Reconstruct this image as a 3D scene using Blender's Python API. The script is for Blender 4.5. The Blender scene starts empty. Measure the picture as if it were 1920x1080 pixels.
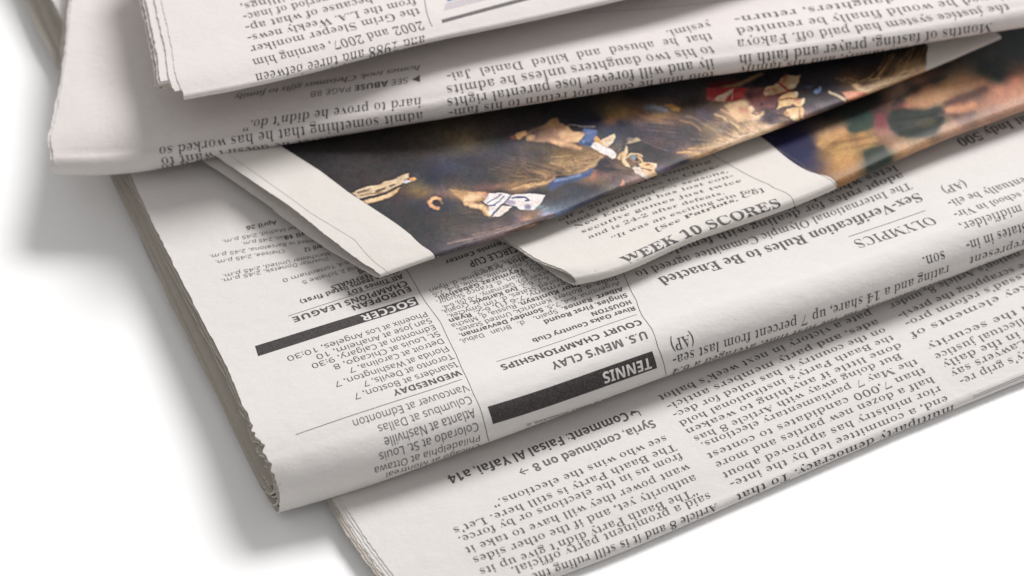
import bpy, bmesh, math, random
import numpy as np
from mathutils import Vector, noise as mnoise

random.seed(7); rng = np.random.default_rng(7)
SC = bpy.context.scene
COL = SC.collection
CM = 0.01                                   # sizes below are written in centimetres

# ------------------------------------------------------------------ camera
ELEV = math.radians(45); DIST = 51.0
W_PX, H_PX = 1920.0, 1080.0
LENS, SENSOR = 100.0, 36.0
cam = bpy.data.cameras.new('camera'); cam_o = bpy.data.objects.new('camera', cam); COL.objects.link(cam_o)
CAM = np.array([0.0, -DIST*math.cos(ELEV), DIST*math.sin(ELEV)])
cam_o.location = CAM*CM; cam_o.rotation_euler = (math.pi/2-ELEV, 0, 0)
cam.lens = LENS; cam.sensor_width = SENSOR; cam.clip_start = 0.01; cam.clip_end = 100
cam.dof.use_dof = True; cam.dof.focus_distance = 0.481; cam.dof.aperture_fstop = 17
SC.camera = cam_o
FWD = np.array([0, math.cos(ELEV), -math.sin(ELEV)]); UP = np.array([0, math.sin(ELEV), math.cos(ELEV)]); RT = np.array([1.0, 0, 0])
FPX = W_PX*LENS/SENSOR

# ------------------------------------------------------------------ light
world = bpy.data.worlds.new('World'); SC.world = world; world.use_nodes = True
wn, wl = world.node_tree.nodes, world.node_tree.links
wtc = wn.new('ShaderNodeTexCoord'); wdot = wn.new('ShaderNodeVectorMath'); wdot.operation = 'DOT_PRODUCT'; wdot.inputs[1].default_value = (-0.45, 0.50, 0.74)
wmap = wn.new('ShaderNodeMapRange'); wmap.inputs['From Min'].default_value = -0.6; wmap.inputs['From Max'].default_value = 1.0
wmap.inputs['To Min'].default_value = 0.14; wmap.inputs['To Max'].default_value = 0.56
wl.new(wtc.outputs['Generated'], wdot.inputs[0]); wl.new(wdot.outputs['Value'], wmap.inputs['Value']); wl.new(wmap.outputs[0], wn['Background'].inputs[1])
wn['Background'].inputs[0].default_value = (1.0, 0.985, 0.97, 1)

def area(name, loc, size, power, color, target=(0, 0, 0.01)):
    l = bpy.data.lights.new(name, 'AREA'); l.shape = 'DISK'; l.size = size; l.energy = power; l.color = color
    o = bpy.data.objects.new(name, l); COL.objects.link(o); o.location = loc
    o.rotation_euler = (Vector(target)-Vector(loc)).to_track_quat('-Z', 'Y').to_euler()
area('key_softbox', (0.36, 0.58, 0.98), 0.54, 14.5, (1.0, 0.99, 0.985))
area('fill_softbox', (0.05, -0.75, 1.0), 0.9, 1.2, (1.0, 0.99, 0.98))

SC.view_settings.view_transform = 'Standard'; SC.view_settings.look = 'None'
SC.view_settings.exposure = 0.0; SC.view_settings.gamma = 1.0
SC.render.engine = 'CYCLES'

# ------------------------------------------------------------------ materials
def nodes(m):
    m.use_nodes = True
    return m.node_tree.nodes, m.node_tree.links, m.node_tree.nodes['Principled BSDF']

def paper_material(name, color, rough=0.75):
    m = bpy.data.materials.new(name); N, L, b = nodes(m)
    tc = N.new('ShaderNodeTexCoord')
    fine = N.new('ShaderNodeTexNoise'); fine.inputs['Scale'].default_value = 2600; fine.inputs['Detail'].default_value = 3
    mott = N.new('ShaderNodeTexNoise'); mott.inputs['Scale'].default_value = 420; mott.inputs['Detail'].default_value = 4
    L.new(tc.outputs['Object'], fine.inputs['Vector']); L.new(tc.outputs['Object'], mott.inputs['Vector'])
    # stretched noise: fibres
    mp = N.new('ShaderNodeMapping'); mp.inputs['Scale'].default_value = (500, 2600, 1500); mp.inputs['Rotation'].default_value = (0.2, 0.3, 0.7)
    fib = N.new('ShaderNodeTexNoise'); fib.inputs['Scale'].default_value = 1.0; fib.inputs['Detail'].default_value = 2
    L.new(tc.outputs['Object'], mp.inputs['Vector']); L.new(mp.outputs['Vector'], fib.inputs['Vector'])
    mix = N.new('ShaderNodeMix'); mix.data_type = 'RGBA'
    c = color
    mix.inputs[6].default_value = (c[0]*0.93, c[1]*0.928, c[2]*0.922, 1); mix.inputs[7].default_value = (min(1, c[0]*1.05), min(1, c[1]*1.05), min(1, c[2]*1.055), 1)
    add = N.new('ShaderNodeMath'); add.operation = 'MULTIPLY_ADD'
    L.new(fine.outputs['Fac'], add.inputs[0]); add.inputs[1].default_value = 0.7
    m2 = N.new('ShaderNodeMath'); m2.operation = 'MULTIPLY'; L.new(mott.outputs['Fac'], m2.inputs[0]); m2.inputs[1].default_value = 0.4
    L.new(m2.outputs[0], add.inputs[2]); L.new(add.outputs[0], mix.inputs[0])
    # rare darker flecks of recycled pulp
    vo = N.new('ShaderNodeTexVoronoi'); vo.inputs['Scale'].default_value = 330; L.new(tc.outputs['Object'], vo.inputs['Vector'])
    ramp = N.new('ShaderNodeValToRGB'); ramp.color_ramp.elements[0].position = 0.04; ramp.color_ramp.elements[0].color = (1, 1, 1, 1)
    ramp.color_ramp.elements[1].position = 0.085; ramp.color_ramp.elements[1].color = (0, 0, 0, 1)
    L.new(vo.outputs['Distance'], ramp.inputs[0])
    sel = N.new('ShaderNodeSeparateColor'); L.new(vo.outputs['Color'], sel.inputs[0])
    gt = N.new('ShaderNodeMath'); gt.operation = 'GREATER_THAN'; gt.inputs[1].default_value = 0.9; L.new(sel.outputs[0], gt.inputs[0])
    fm = N.new('ShaderNodeMath'); fm.operation = 'MULTIPLY'; L.new(ramp.outputs[0], fm.inputs[0]); L.new(gt.outputs[0], fm.inputs[1])
    fm2 = N.new('ShaderNodeMath'); fm2.operation = 'MULTIPLY'; L.new(fm.outputs[0], fm2.inputs[0]); fm2.inputs[1].default_value = 0.35
    mx2 = N.new('ShaderNodeMix'); mx2.data_type = 'RGBA'; L.new(fm2.outputs[0], mx2.inputs[0]); L.new(mix.outputs[2], mx2.inputs[6])
    mx2.inputs[7].default_value = (0.30, 0.22, 0.15, 1)
    L.new(mx2.outputs[2], b.inputs['Base Color'])
    b.inputs['Roughness'].default_value = rough; b.inputs['Specular IOR Level'].default_value = 0.25
    h = N.new('ShaderNodeMath'); h.operation = 'ADD'; L.new(fine.outputs['Fac'], h.inputs[0]); L.new(fib.outputs['Fac'], h.inputs[1])
    bp = N.new('ShaderNodeBump'); bp.inputs['Strength'].default_value = 0.5; bp.inputs['Distance'].default_value = 0.00006
    L.new(h.outputs[0], bp.inputs['Height'])
    dent = N.new('ShaderNodeTexNoise'); dent.inputs['Scale'].default_value = 190; dent.inputs['Detail'].default_value = 3; dent.inputs['Roughness'].default_value = 0.6
    L.new(tc.outputs['Object'], dent.inputs['Vector'])
    bd = N.new('ShaderNodeBump'); bd.inputs['Strength'].default_value = 0.8; bd.inputs['Distance'].default_value = 0.00035
    L.new(dent.outputs['Fac'], bd.inputs['Height']); L.new(bp.outputs[0], bd.inputs['Normal']); L.new(bd.outputs[0], b.inputs['Normal'])
    return m

def ink_material(name, color, rough=0.55, grain=0.5):
    m = bpy.data.materials.new(name); N, L, b = nodes(m)
    tc = N.new('ShaderNodeTexCoord'); n = N.new('ShaderNodeTexNoise'); n.inputs['Scale'].default_value = 3200; n.inputs['Detail'].default_value = 4
    L.new(tc.outputs['Object'], n.inputs['Vector'])
    r = N.new('ShaderNodeValToRGB'); r.color_ramp.elements[0].position = 0.38; r.color_ramp.elements[1].position = 0.72
    r.color_ramp.elements[0].color = (*[c*0.85 for c in color], 1); r.color_ramp.elements[1].color = (*[c*(1+1.3*grain) for c in color], 1)
    L.new(n.outputs['Fac'], r.inputs[0]); L.new(r.outputs[0], b.inputs['Base Color'])
    b.inputs['Roughness'].default_value = rough; b.inputs['Specular IOR Level'].default_value = 0.3
    return m

def photo_material(name):
    m = bpy.data.materials.new(name); N, L, b = nodes(m)
    a = N.new('ShaderNodeAttribute'); a.attribute_name = 'print'
    tc = N.new('ShaderNodeTexCoord'); n = N.new('ShaderNodeTexNoise'); n.inputs['Scale'].default_value = 3800; n.inputs['Detail'].default_value = 2
    L.new(tc.outputs['Object'], n.inputs['Vector'])
    r = N.new('ShaderNodeMapRange'); r.inputs['From Min'].default_value = 0.3; r.inputs['From Max'].default_value = 0.7; r.inputs['To Min'].default_value = 0.8; r.inputs['To Max'].default_value = 1.2
    L.new(n.outputs['Fac'], r.inputs['Value'])
    mx = N.new('ShaderNodeVectorMath'); mx.operation = 'SCALE'; L.new(a.outputs['Color'], mx.inputs[0]); L.new(r.outputs[0], mx.inputs['Scale'])
    L.new(mx.outputs[0], b.inputs['Base Color'])
    b.inputs['Roughness'].default_value = 0.5; b.inputs['Specular IOR Level'].default_value = 0.28
    bp = N.new('ShaderNodeBump'); bp.inputs['Strength'].default_value = 0.4; bp.inputs['Distance'].default_value = 0.00005
    L.new(n.outputs['Fac'], bp.inputs['Height']); L.new(bp.outputs[0], b.inputs['Normal'])
    return m

PAPER_COOL = paper_material('newsprint', (0.665, 0.635, 0.615))
PAPER_PINK = paper_material('newsprint_rosy', (0.665, 0.620, 0.605))
PAPER_WARM = paper_material('newsprint_warm', (0.660, 0.622, 0.588))
PAPER_EDGE_SHADED = paper_material('newsprint_edge_shaded', (0.47, 0.43, 0.385))  # darkened newsprint: shade in the gaps between page edges is put into the colour
INK = ink_material('black_ink', (0.062, 0.054, 0.053), 0.55, 0.8)
INK_BAR = ink_material('heavy_black_ink', (0.034, 0.029, 0.029), 0.55, 1.1)
INK_TRIM = ink_material('trim_line_ink', (0.36, 0.32, 0.29), 0.7, 0.1)
INK_GREY = ink_material('grey_ink', (0.11, 0.10, 0.098))
INK_GHOST = ink_material('show_through_ink', (0.605, 0.585, 0.572), 0.75, 0.03)
INK_BLUE = ink_material('blue_ink', (0.08, 0.20, 0.42), 0.6, 0.2)
INK_TINT = ink_material('pale_tint_ink', (0.55, 0.50, 0.53), 0.7, 0.05)
PHOTO = photo_material('photo_ink')
SLOTS = {'ink': INK, 'grey': INK_GREY, 'ghost': INK_GHOST, 'blue': INK_BLUE, 'tint': INK_TINT, 'bar': INK_BAR, 'trim': INK_TRIM}

# ------------------------------------------------------------------ picture measurements -> points at a height z (cm)
def P(x, y, z):
    d = FWD + RT*((x-W_PX/2)/FPX) - UP*((y-H_PX/2)/FPX)
    t = (z-CAM[2])/d[2]
    return CAM + d*t
def project(p):
    q = p-CAM; dep = q@FWD
    return np.stack([W_PX/2+FPX*(q@RT)/dep, H_PX/2-FPX*(q@UP)/dep], -1)

# ------------------------------------------------------------------ lettering
SZ = {}
def conv(style, ch):
    if style in ('serif', 'serifb', 'slab'):
        if 'A' <= ch <= 'Z': return chr(0x1D400+ord(ch)-65)
        if 'a' <= ch <= 'z': return chr(0x1D41A+ord(ch)-97)
        if '0' <= ch <= '9': return chr(0x1D7CE+ord(ch)-48)
    if style == 'serifi':
        if ch == 'h': return '\u210e'
        if 'A' <= ch <= 'Z': return chr(0x1D434+ord(ch)-65)
        if 'a' <= ch <= 'z': return chr(0x1D44E+ord(ch)-97)
    if style == 'sans':
        if 'A' <= ch <= 'Z': return chr(0x1D5A0+ord(ch)-65)
        if 'a' <= ch <= 'z': return chr(0x1D5BA+ord(ch)-97)
        if '0' <= ch <= '9': return chr(0x1D7E2+ord(ch)-48)
    if style == 'sansb':
        if 'A' <= ch <= 'Z': return chr(0x1D5D4+ord(ch)-65)
        if 'a' <= ch <= 'z': return chr(0x1D5EE+ord(ch)-97)
        if '0' <= ch <= '9': return chr(0x1D7EC+ord(ch)-48)
    return ch
THIN = {'serif': (-0.024, 0.0), 'serifb': (0.0, 0.0), 'slab': (0.002, 0.007), 'serifi': (0.008, 0.004), 'sans': (-0.004, -0.002), 'sansb': (0.006, 0.004)}
def text_points(body):
    c = bpy.data.curves.new('glyph', 'FONT'); c.body = body; c.size = 1.0; c.resolution_u = 3; c.fill_mode = 'FRONT'; c.space_line = 3.0
    o = bpy.data.objects.new('glyph', c); me = bpy.data.meshes.new_from_object(o)
    v = np.zeros(len(me.vertices)*3); me.vertices.foreach_get('co', v); v = v.reshape(-1, 3)[:, :2].copy()
    f = [tuple(p.vertices) for p in me.polygons]
    bpy.data.meshes.remove(me); bpy.data.objects.remove(o); bpy.data.curves.remove(c)
    return v, f
BANK = {}
def load_glyphs(chars):
    """outlines and advance of characters not met before, one per line of a single text."""
    chars = sorted({c for c in chars if c not in BANK and c != ' '})
    if not chars: return
    hv, _ = text_points('H\nH'); step = hv[:, 1].max()-hv[hv[:, 1] < -1][:, 1].max()
    hh, _ = text_points('HH'); wh = np.ptp(hh[:, 0])
    w, _ = text_points('\n'.join('H'+c+'H' for c in chars)); wl = np.round((0.3-w[:, 1])/step).astype(int)
    v, f = text_points('\n'.join(chars)); vl = np.round((0.3-v[:, 1])/step).astype(int)
    fl = {}
    for p in f: fl.setdefault(vl[p[0]], []).append(p)
    for k, c in enumerate(chars):
        idx = np.nonzero(vl == k)[0]; mp = {q: n for n, q in enumerate(idx)}
        BANK[c] = (v[idx]+np.array([0, k*step]), [[mp[q] for q in p] for p in fl.get(k, [])], np.ptp(w[wl == k][:, 0])-wh)
GL = {}
def glyph(style, ch):
    k = (style, ch)
    if k in GL: return GL[k]
    if ch == ' ':
        GL[k] = (np.zeros((0, 2)), np.zeros((0, 3), int), 0.27); return GL[k]
    pv, pf, adv = BANK[conv(style, ch)]
    bm = bmesh.new(); vs = [bm.verts.new((x, y, 0)) for x, y in pv]
    for p in pf:
        try: bm.faces.new([vs[q] for q in p])
        except ValueError: pass
    bmesh.ops.remove_doubles(bm, verts=bm.verts, dist=1e-5)
    dx, dy = THIN[style] if ch.isalnum() else (0.004, 0.004)
    if dx or dy:
        mv = {}
        for e in bm.edges:
            if len(e.link_faces) == 1:
                f = e.link_faces[0]; a, b = e.verts; d = b.co-a.co; n = Vector((d.y, -d.x, 0))
                if n.length < 1e-9: continue
                n.normalize()
                if n.dot((a.co+b.co)/2-f.calc_center_median()) < 0: n = -n
                for v in (a, b): mv.setdefault(v, []).append(n)
        for v, ns in mv.items():
            n = sum(ns, Vector()); 
            if n.length < 0.3: continue
            n.normalize(); v.co.x += n.x*dx; v.co.y += n.y*dy
    for _ in range(3):
        long = [e for e in bm.edges if e.calc_length() > 0.30]
        if not long: break
        bmesh.ops.subdivide_edges(bm, edges=long, cuts=1)
    bmesh.ops.triangulate(bm, faces=bm.faces)
    bm.verts.index_update()
    v = np.array([(q.co.x, q.co.y) for q in bm.verts]); f = np.array([[q.index for q in t.verts] for t in bm.faces])
    a = v[f]; s = (a[:, 1, 0]-a[:, 0, 0])*(a[:, 2, 1]-a[:, 0, 1])-(a[:, 1, 1]-a[:, 0, 1])*(a[:, 2, 0]-a[:, 0, 0])
    f[s < 0] = f[s < 0][:, ::-1]
    bm.free(); GL[k] = (v, f, adv); return GL[k]
def lay(runs):
    """runs: [(style, string)] -> glyph verts, faces, natural length (em)."""
    load_glyphs([conv(st, ch) for st, q in runs for ch in q])
    V, F, x, n = [], [], 0.0, 0
    for style, s in runs:
        for ch in s:
            v, f, adv = glyph(style, ch)
            if len(v): V.append(v+np.array([x, 0])); F.append(f+n); n += len(v)
            x += adv
    return np.concatenate(V), np.concatenate(F), x

# ------------------------------------------------------------------ sheets of paper
def crom(pts, per=24):
    """smooth dense polyline through 3-D points (non-uniform Catmull-Rom)."""
    p = np.asarray(pts, float); d = np.maximum(np.linalg.norm(np.diff(p, axis=0), axis=1), 1e-6); t = np.concatenate([[0], np.cumsum(d)])
    m = np.zeros_like(p); s = np.diff(p, axis=0)/d[:, None]
    m[0], m[-1] = s[0], s[-1]
    m[1:-1] = (s[:-1]*d[1:, None]+s[1:]*d[:-1, None])/(d[:-1]+d[1:])[:, None]
    out, idx = [], []
    for i in range(len(p)-1):
        idx.append(i*per)
        x = np.linspace(0, 1, per, endpoint=False)[:, None]; h = d[i]
        out.append((2*x**3-3*x**2+1)*p[i]+(x**3-2*x**2+x)*h*m[i]+(-2*x**3+3*x**2)*p[i+1]+(x**3-x**2)*h*m[i+1])
    out.append(p[-1:]); idx.append((len(p)-1)*per)
    return np.concatenate(out), idx

def fold_column(limb, far, ztop, zbot, under, rh=None):
    """cross-section of a folded sheet: from far (pixel, pixel, z) down the page, over the fold, and back below."""
    r = (ztop-zbot)/2; zc = (ztop+zbot)/2; rh = r if rh is None else rh
    L = P(limb[0], limb[1], zc-r*0.7)
    pts = [P(*f) for f in far]
    near = next((q for q in pts[::-1] if np.hypot(*(L-q)[:2]) > 1.1), pts[0])
    d = L-near; d[2] = 0; d /= np.linalg.norm(d)
    c = L-d*rh*0.7; c[2] = zc
    pts = [q for q in pts if (c-q)@d > 0.12]
    n = len(pts)
    for a in np.radians([90, 65, 40, 15, -10, -35, -60, -90]):
        pts.append(c+d*rh*math.cos(a)+np.array([0, 0, r*math.sin(a)]))
    for dist, z in under:
        q = c-d*dist; q[2] = z; pts.append(q)
    return np.array(pts), n

def nspline(t, y, tq):
    """natural cubic spline of rows y (k, ...) at tq."""
    n = len(t); h = np.diff(t); sh = y.shape[1:]; Y = y.reshape(n, -1)
    A = np.zeros((n, n)); R = np.zeros_like(Y); A[0, 0] = A[-1, -1] = 1
    for i in range(1, n-1):
        A[i, i-1], A[i, i], A[i, i+1] = h[i-1], 2*(h[i-1]+h[i]), h[i]
        R[i] = 3*((Y[i+1]-Y[i])/h[i]-(Y[i]-Y[i-1])/h[i-1])
    C = np.linalg.solve(A, R); k = np.clip(np.searchsorted(t, tq)-1, 0, n-2); x = (tq-t[k])[:, None]; hk = h[k][:, None]
    B = (Y[k+1]-Y[k])/hk-hk*(2*C[k]+C[k+1])/3; D = (C[k+1]-C[k])/(3*hk)
    return (Y[k]+B*x+C[k]*x*x+D*x**3).reshape((len(tq),)+sh)

def fbm(u, v, scale, seed):
    o = np.zeros(np.broadcast(u, v).shape)
    r = np.random.default_rng(seed)
    for k in range(26):
        th = r.uniform(0, 6.28); f = scale*r.uniform(0.4, 2.2); o = o+np.sin((u*math.cos(th)+v*math.sin(th))*f+r.uniform(0, 6.28))/(0.6+f/scale)
    return o/6

class Sheet:
    def __init__(self, cols, seed=0, wave=0.012, nu=260, roll=2.0, vlim=None):
        dense = []
        for pts, anchor in cols:
            q, idx = crom(pts); s = np.concatenate([[0], np.cumsum(np.linalg.norm(np.diff(q, axis=0), axis=1))]); s -= s[idx[anchor]]
            dense.append((q, s))
        v0 = vlim if vlim else max(s[0] for _, s in dense); v1 = min(s[-1] for _, s in dense)
        for k, (q, s) in enumerate(dense):                          # a column measured too short goes on straight
            if s[0] > v0:
                d = q[0]-q[8]; d[2] *= 0.3; d /= np.linalg.norm(d); ext = s[0]-v0+0.1
                dense[k] = (np.concatenate([[q[0]+d*ext], q]), np.concatenate([[s[0]-ext], s]))
        self.v = np.unique(np.concatenate([np.linspace(v0, -0.6, 150), np.linspace(-0.6, min(roll, v1), 110), np.linspace(min(roll, v1), v1, 50)]))
        rows = np.array([[np.interp(self.v, s, q[:, k]) for k in range(3)] for q, s in dense]).transpose(0, 2, 1)   # station, v, xyz
        i0 = np.argmin(abs(self.v))
        t = np.concatenate([[0], np.cumsum(np.linalg.norm(np.diff(rows[:, i0], axis=0), axis=1))])
        self.u = np.linspace(0, t[-1], nu); self.st = t
        self.G = nspline(t, rows, self.u)                          # u, v, xyz
        U, V = np.meshgrid(self.u, self.v, indexing='ij')
        self.G = self.G+self.normals()*(wave*fbm(U, V, 1.6, seed))[..., None]
        self.G = self.G+self.normals()*(0.0035*fbm(U, V*0.5, 7.0, seed+500)*np.exp(-(V/0.9)**2))[..., None]
        self.Nn = self.normals(); self.px = project(self.G)
        self.front = ((CAM-self.G)*self.Nn).sum(-1) > 0
        self.extra = []                                            # (verts, faces, slot)
    def normals(self):
        a = np.gradient(self.G, axis=0); b = np.gradient(self.G, axis=1); n = np.cross(a, -b)
        # u runs to the right, v towards the reader: outward normal of the top side points up
        return n/np.maximum(np.linalg.norm(n, axis=-1, keepdims=True), 1e-12)
    def _ij(self, u, v):
        return np.interp(u, self.u, np.arange(len(self.u))), np.interp(v, self.v, np.arange(len(self.v)))
    def _bil(self, A, u, v):
        i, j = self._ij(u, v); a = np.minimum(i.astype(int), len(self.u)-2); b = np.minimum(j.astype(int), len(self.v)-2)
        x = (i-a)[..., None]; y = (j-b)[..., None]
        return A[a, b]*(1-x)*(1-y)+A[a+1, b]*x*(1-y)+A[a, b+1]*(1-x)*y+A[a+1, b+1]*x*y
    def at(self, u, v, off=0.0):
        u = np.asarray(u, float); v = np.asarray(v, float)
        return self._bil(self.G, u, v)+self._bil(self.Nn, u, v)*off
    def inv(self, x, y):
        d = (self.px[..., 0]-x)**2+(self.px[..., 1]-y)**2; d = np.where(self.front, d, 1e9)
        i, j = np.unravel_index(np.argmin(d), d.shape); u, v = self.u[i], self.v[j]
        for _ in range(4):
            e = 0.01
            p = project(self.at(np.array([u, u+e, u]), np.array([v, v, v+e])))
            J = np.stack([(p[1]-p[0])/e, (p[2]-p[0])/e], 1)
            if abs(np.linalg.det(J)) < 30: break
            s = np.linalg.solve(J, np.array([x, y])-p[0]); s = np.clip(s, -0.1, 0.1)
            u = np.clip(u+s[0], 0, self.u[-1]); v = np.clip(v+s[1], self.v[0], self.v[-1])
        return np.array([u, v])
    # --- printing
    def text(self, runs, a, b, size=None, slot='ink', style='serif', off=0.004, squeeze=1.0, mirror=False):
        if isinstance(runs, str): runs = [(style, runs)]
        V, F, n = lay(runs)
        p, q = self.inv(*a), self.inv(*b); m = (p+q)/2; e = 0.02
        S0, Su, Sv = self.at(*m), (self.at(m[0]+e, m[1])-self.at(m[0]-e, m[1]))/(2*e), (self.at(m[0], m[1]+e)-self.at(m[0], m[1]-e))/(2*e)
        dr = (q-p); D3 = dr[0]*Su+dr[1]*Sv; L = np.linalg.norm(D3); D3 = D3/L
        N3 = self._bil(self.Nn, *m); w = np.cross(N3, D3)*(-1 if mirror else 1)
        c = np.linalg.lstsq(np.stack([Su, Sv], 1), w, rcond=None)[0]
        em = L/n*squeeze if size is None else size
        uv = p+np.outer(V[:, 0]/n, dr)+np.outer(V[:, 1]*em, c)
        ok = (uv[:, 0] > 0.02) & (uv[:, 0] < self.u[-1]-0.02) & (uv[:, 1] > self.v[0]) & (uv[:, 1] < self.v[-1])
        F = F[ok[F].all(1)]
        if mirror: F = F[:, ::-1]
        self.extra.append((self.at(uv[:, 0], uv[:, 1], off), F, slot))
        return em
    def quad(self, c, slot='ink', n=40, m=6, off=0.0025):
        """printed solid area with four measured corners, in order round it."""
        p = np.array([self.inv(*k) for k in c]); s = np.linspace(0, 1, n+1)[:, None, None]; t = np.linspace(0, 1, m+1)[None, :, None]
        uv = (p[0]*(1-s)+p[1]*s)*(1-t)+(p[3]*(1-s)+p[2]*s)*t
        self.strip(uv, slot, off)
    def strip(self, uv, slot, off):
        n, m = uv.shape[:2]; V = self.at(uv[..., 0], uv[..., 1], off).reshape(-1, 3); i = np.arange(n*m).reshape(n, m)
        F = np.stack([i[:-1, :-1], i[1:, :-1], i[1:, 1:], i[:-1, 1:]], -1).reshape(-1, 4)
        nrm = np.cross(V[F[0, 1]]-V[F[0, 0]], V[F[0, 3]]-V[F[0, 0]])
        if nrm@self._bil(self.Nn, *uv[0, 0]) < 0: F = F[:, ::-1]
        self.extra.append((V, F, slot))
    def rule(self, pts, w=0.018, slot='ink', n=60, off=0.003):
        p = np.array([self.inv(*k) for k in pts]); t = np.linspace(0, 1, len(p)); s = np.linspace(0, 1, n+1)
        c = np.stack([np.interp(s, t, p[:, 0]), np.interp(s, t, p[:, 1])], -1); d = np.gradient(c, axis=0); d /= np.linalg.norm(d, axis=1, keepdims=True)
        o = np.stack([-d[:, 1], d[:, 0]], -1)*w/2
        self.strip(np.stack([c-o, c+o], 1), slot, off)
    def photo_patch(self, corners, canvas, n, m, off=0.0022, vmax=None):
        p = np.array([self.inv(*k) if len(k) == 2 else k[2:] for k in corners])
        s = np.linspace(0, 1, n+1)[:, None, None]; t = np.linspace(0, 1, m+1)[None, :, None]
        uv = (p[0]*(1-s)+p[1]*s)*(1-t)+(p[3]*(1-s)+p[2]*s)*t
        V = self.at(uv[..., 0], uv[..., 1], off); C = canvas.sample(project(V)); V = V.reshape(-1, 3)
        i = np.arange((n+1)*(m+1)).reshape(n+1, m+1)
        F = np.stack([i[:-1, :-1], i[1:, :-1], i[1:, 1:], i[:-1, 1:]], -1).reshape(-1, 4)
        nrm = np.cross(V[F[0, 1]]-V[F[0, 0]], V[F[0, 3]]-V[F[0, 0]])
        if nrm@self._bil(self.Nn, *uv[0, 0]) < 0: F = F[:, ::-1]
        return V, F, C.reshape(-1, 3)
    # --- mesh
    def paper(self, depth=0.0, thick=0.011, left=0.0, ragged=0.012, seed=1, urange=None, vrange=None, step=1, tear=0.0):
        """closed thin sheet that follows this surface `depth` below it."""
        iu = np.arange(0, len(self.u), step); iv = np.arange(0, len(self.v), step)
        u = self.u[iu]; v = self.v[iv]
        if urange: u = np.linspace(urange[0], urange[1], max(14, int((urange[1]-urange[0])/0.12)))
        if vrange: v = v[(v >= vrange[0]) & (v <= vrange[1])]
        # ragged left edge
        rv = np.interp(v, np.arange(v[0], v[-1]+0.1, 0.06), rng.normal(0, 1, len(np.arange(v[0], v[-1]+0.1, 0.06))))
        e = left+ragged*(rv*0.8+1.1*fbm(v, v*0, 7.0, seed))*(1+tear*np.exp(-((v+0.2)/0.7)**2))
        U = np.repeat(u[:, None], len(v), 1); f = np.exp(-(u-u[0])/0.12)[:, None]
        U = U+e[None, :]*f; V = np.repeat(v[None, :], len(u), 0)
        base = self.at(np.clip(U, self.u[0], self.u[-1]), V); nn = self._bil(self.Nn, np.clip(U, self.u[0], self.u[-1]), V)
        # past the modelled edge, go on along the tangent
        du = np.minimum(U-self.u[0], 0.0)
        tan = (self.G[2, :]-self.G[0, :])/(self.u[2]-self.u[0])
        tanv = np.stack([np.interp(v, self.v, tan[:, q]) for q in range(3)], -1)
        base = base+du[..., None]*tanv[None]
        A = base-nn*depth; B = A-nn*thick
        n, m = A.shape[:2]; i = np.arange(n*m).reshape(n, m); o = n*m
        q = lambda a, b, c, d: np.stack([a.ravel(), b.ravel(), c.ravel(), d.ravel()], -1)
        F = [q(i[:-1, :-1], i[:-1, 1:], i[1:, 1:], i[1:, :-1]), q(i[:-1, :-1], i[1:, :-1], i[1:, 1:], i[:-1, 1:])+o]
        for r in (i[0, :], i[-1, ::-1]): F.append(np.stack([r[1:], r[:-1], r[:-1]+o, r[1:]+o], -1))
        for r in (i[::-1, 0], i[:, -1]): F.append(np.stack([r[1:], r[:-1], r[:-1]+o, r[1:]+o], -1))
        return np.concatenate([A.reshape(-1, 3), B.reshape(-1, 3)]), np.concatenate(F)

def mesh_object(name, chunks, mats, parent, smooth=True, colors=None):
    """chunks: [(verts cm, faces, material index)] -> one mesh object under parent."""
    org = np.array(parent.location) if parent else np.zeros(3)
    if parent and parent.parent: org = np.array(parent['base'])
    V, L, S, M, n = [], [], [], [], 0
    for v, f, mi in chunks:
        V.append(v); L.append((f+n).ravel()); S.append(np.full(len(f), f.shape[1])); M.append(np.full(len(f), mi)); n += len(v)
    V = np.concatenate(V)*CM-org; L = np.concatenate(L); S = np.concatenate(S); M = np.concatenate(M)
    me = bpy.data.meshes.new(name)
    me.vertices.add(len(V)); me.vertices.foreach_set('co', V.ravel())
    me.loops.add(len(L)); me.loops.foreach_set('vertex_index', L.astype(np.int32))
    me.polygons.add(len(S)); me.polygons.foreach_set('loop_start', np.concatenate([[0], np.cumsum(S)[:-1]]).astype(np.int32))
    me.polygons.foreach_set('loop_total', S.astype(np.int32)); me.polygons.foreach_set('material_index', M.astype(np.int32))
    for m in mats: me.materials.append(m)
    me.update(); me.validate()
    me.polygons.foreach_set('use_smooth', np.full(len(me.polygons), smooth))
    if smooth: me.set_sharp_from_angle(angle=math.radians(50))
    if colors is not None:
        a = me.color_attributes.new('print', 'FLOAT_COLOR', 'POINT')
        a.data.foreach_set('color', np.concatenate([colors, np.ones((len(colors), 1))], 1).ravel())
    o = bpy.data.objects.new(name, me); COL.objects.link(o)
    if parent: o.parent = parent; o['base'] = [float(k) for k in org]
    return o

def newspaper(label, base):
    o = bpy.data.objects.new('folded_newspaper', None); COL.objects.link(o); o.location = np.array(base)*CM; o.empty_display_size = 0.01
    o['label'] = label; o['category'] = 'newspaper'; o['group'] = 'folded newspapers piled on the white table'
    return o
def finish_page(sheet, name, paper, parent, **kw):
    slots = ['paper']+list(SLOTS); mats = [paper]+[SLOTS[s] for s in SLOTS]
    ch = [(*sheet.paper(**kw), 0)]
    ch += [(v, f, slots.index(s)) for v, f, s in sheet.extra if len(f)]
    return mesh_object(name, ch, mats, parent)

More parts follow.
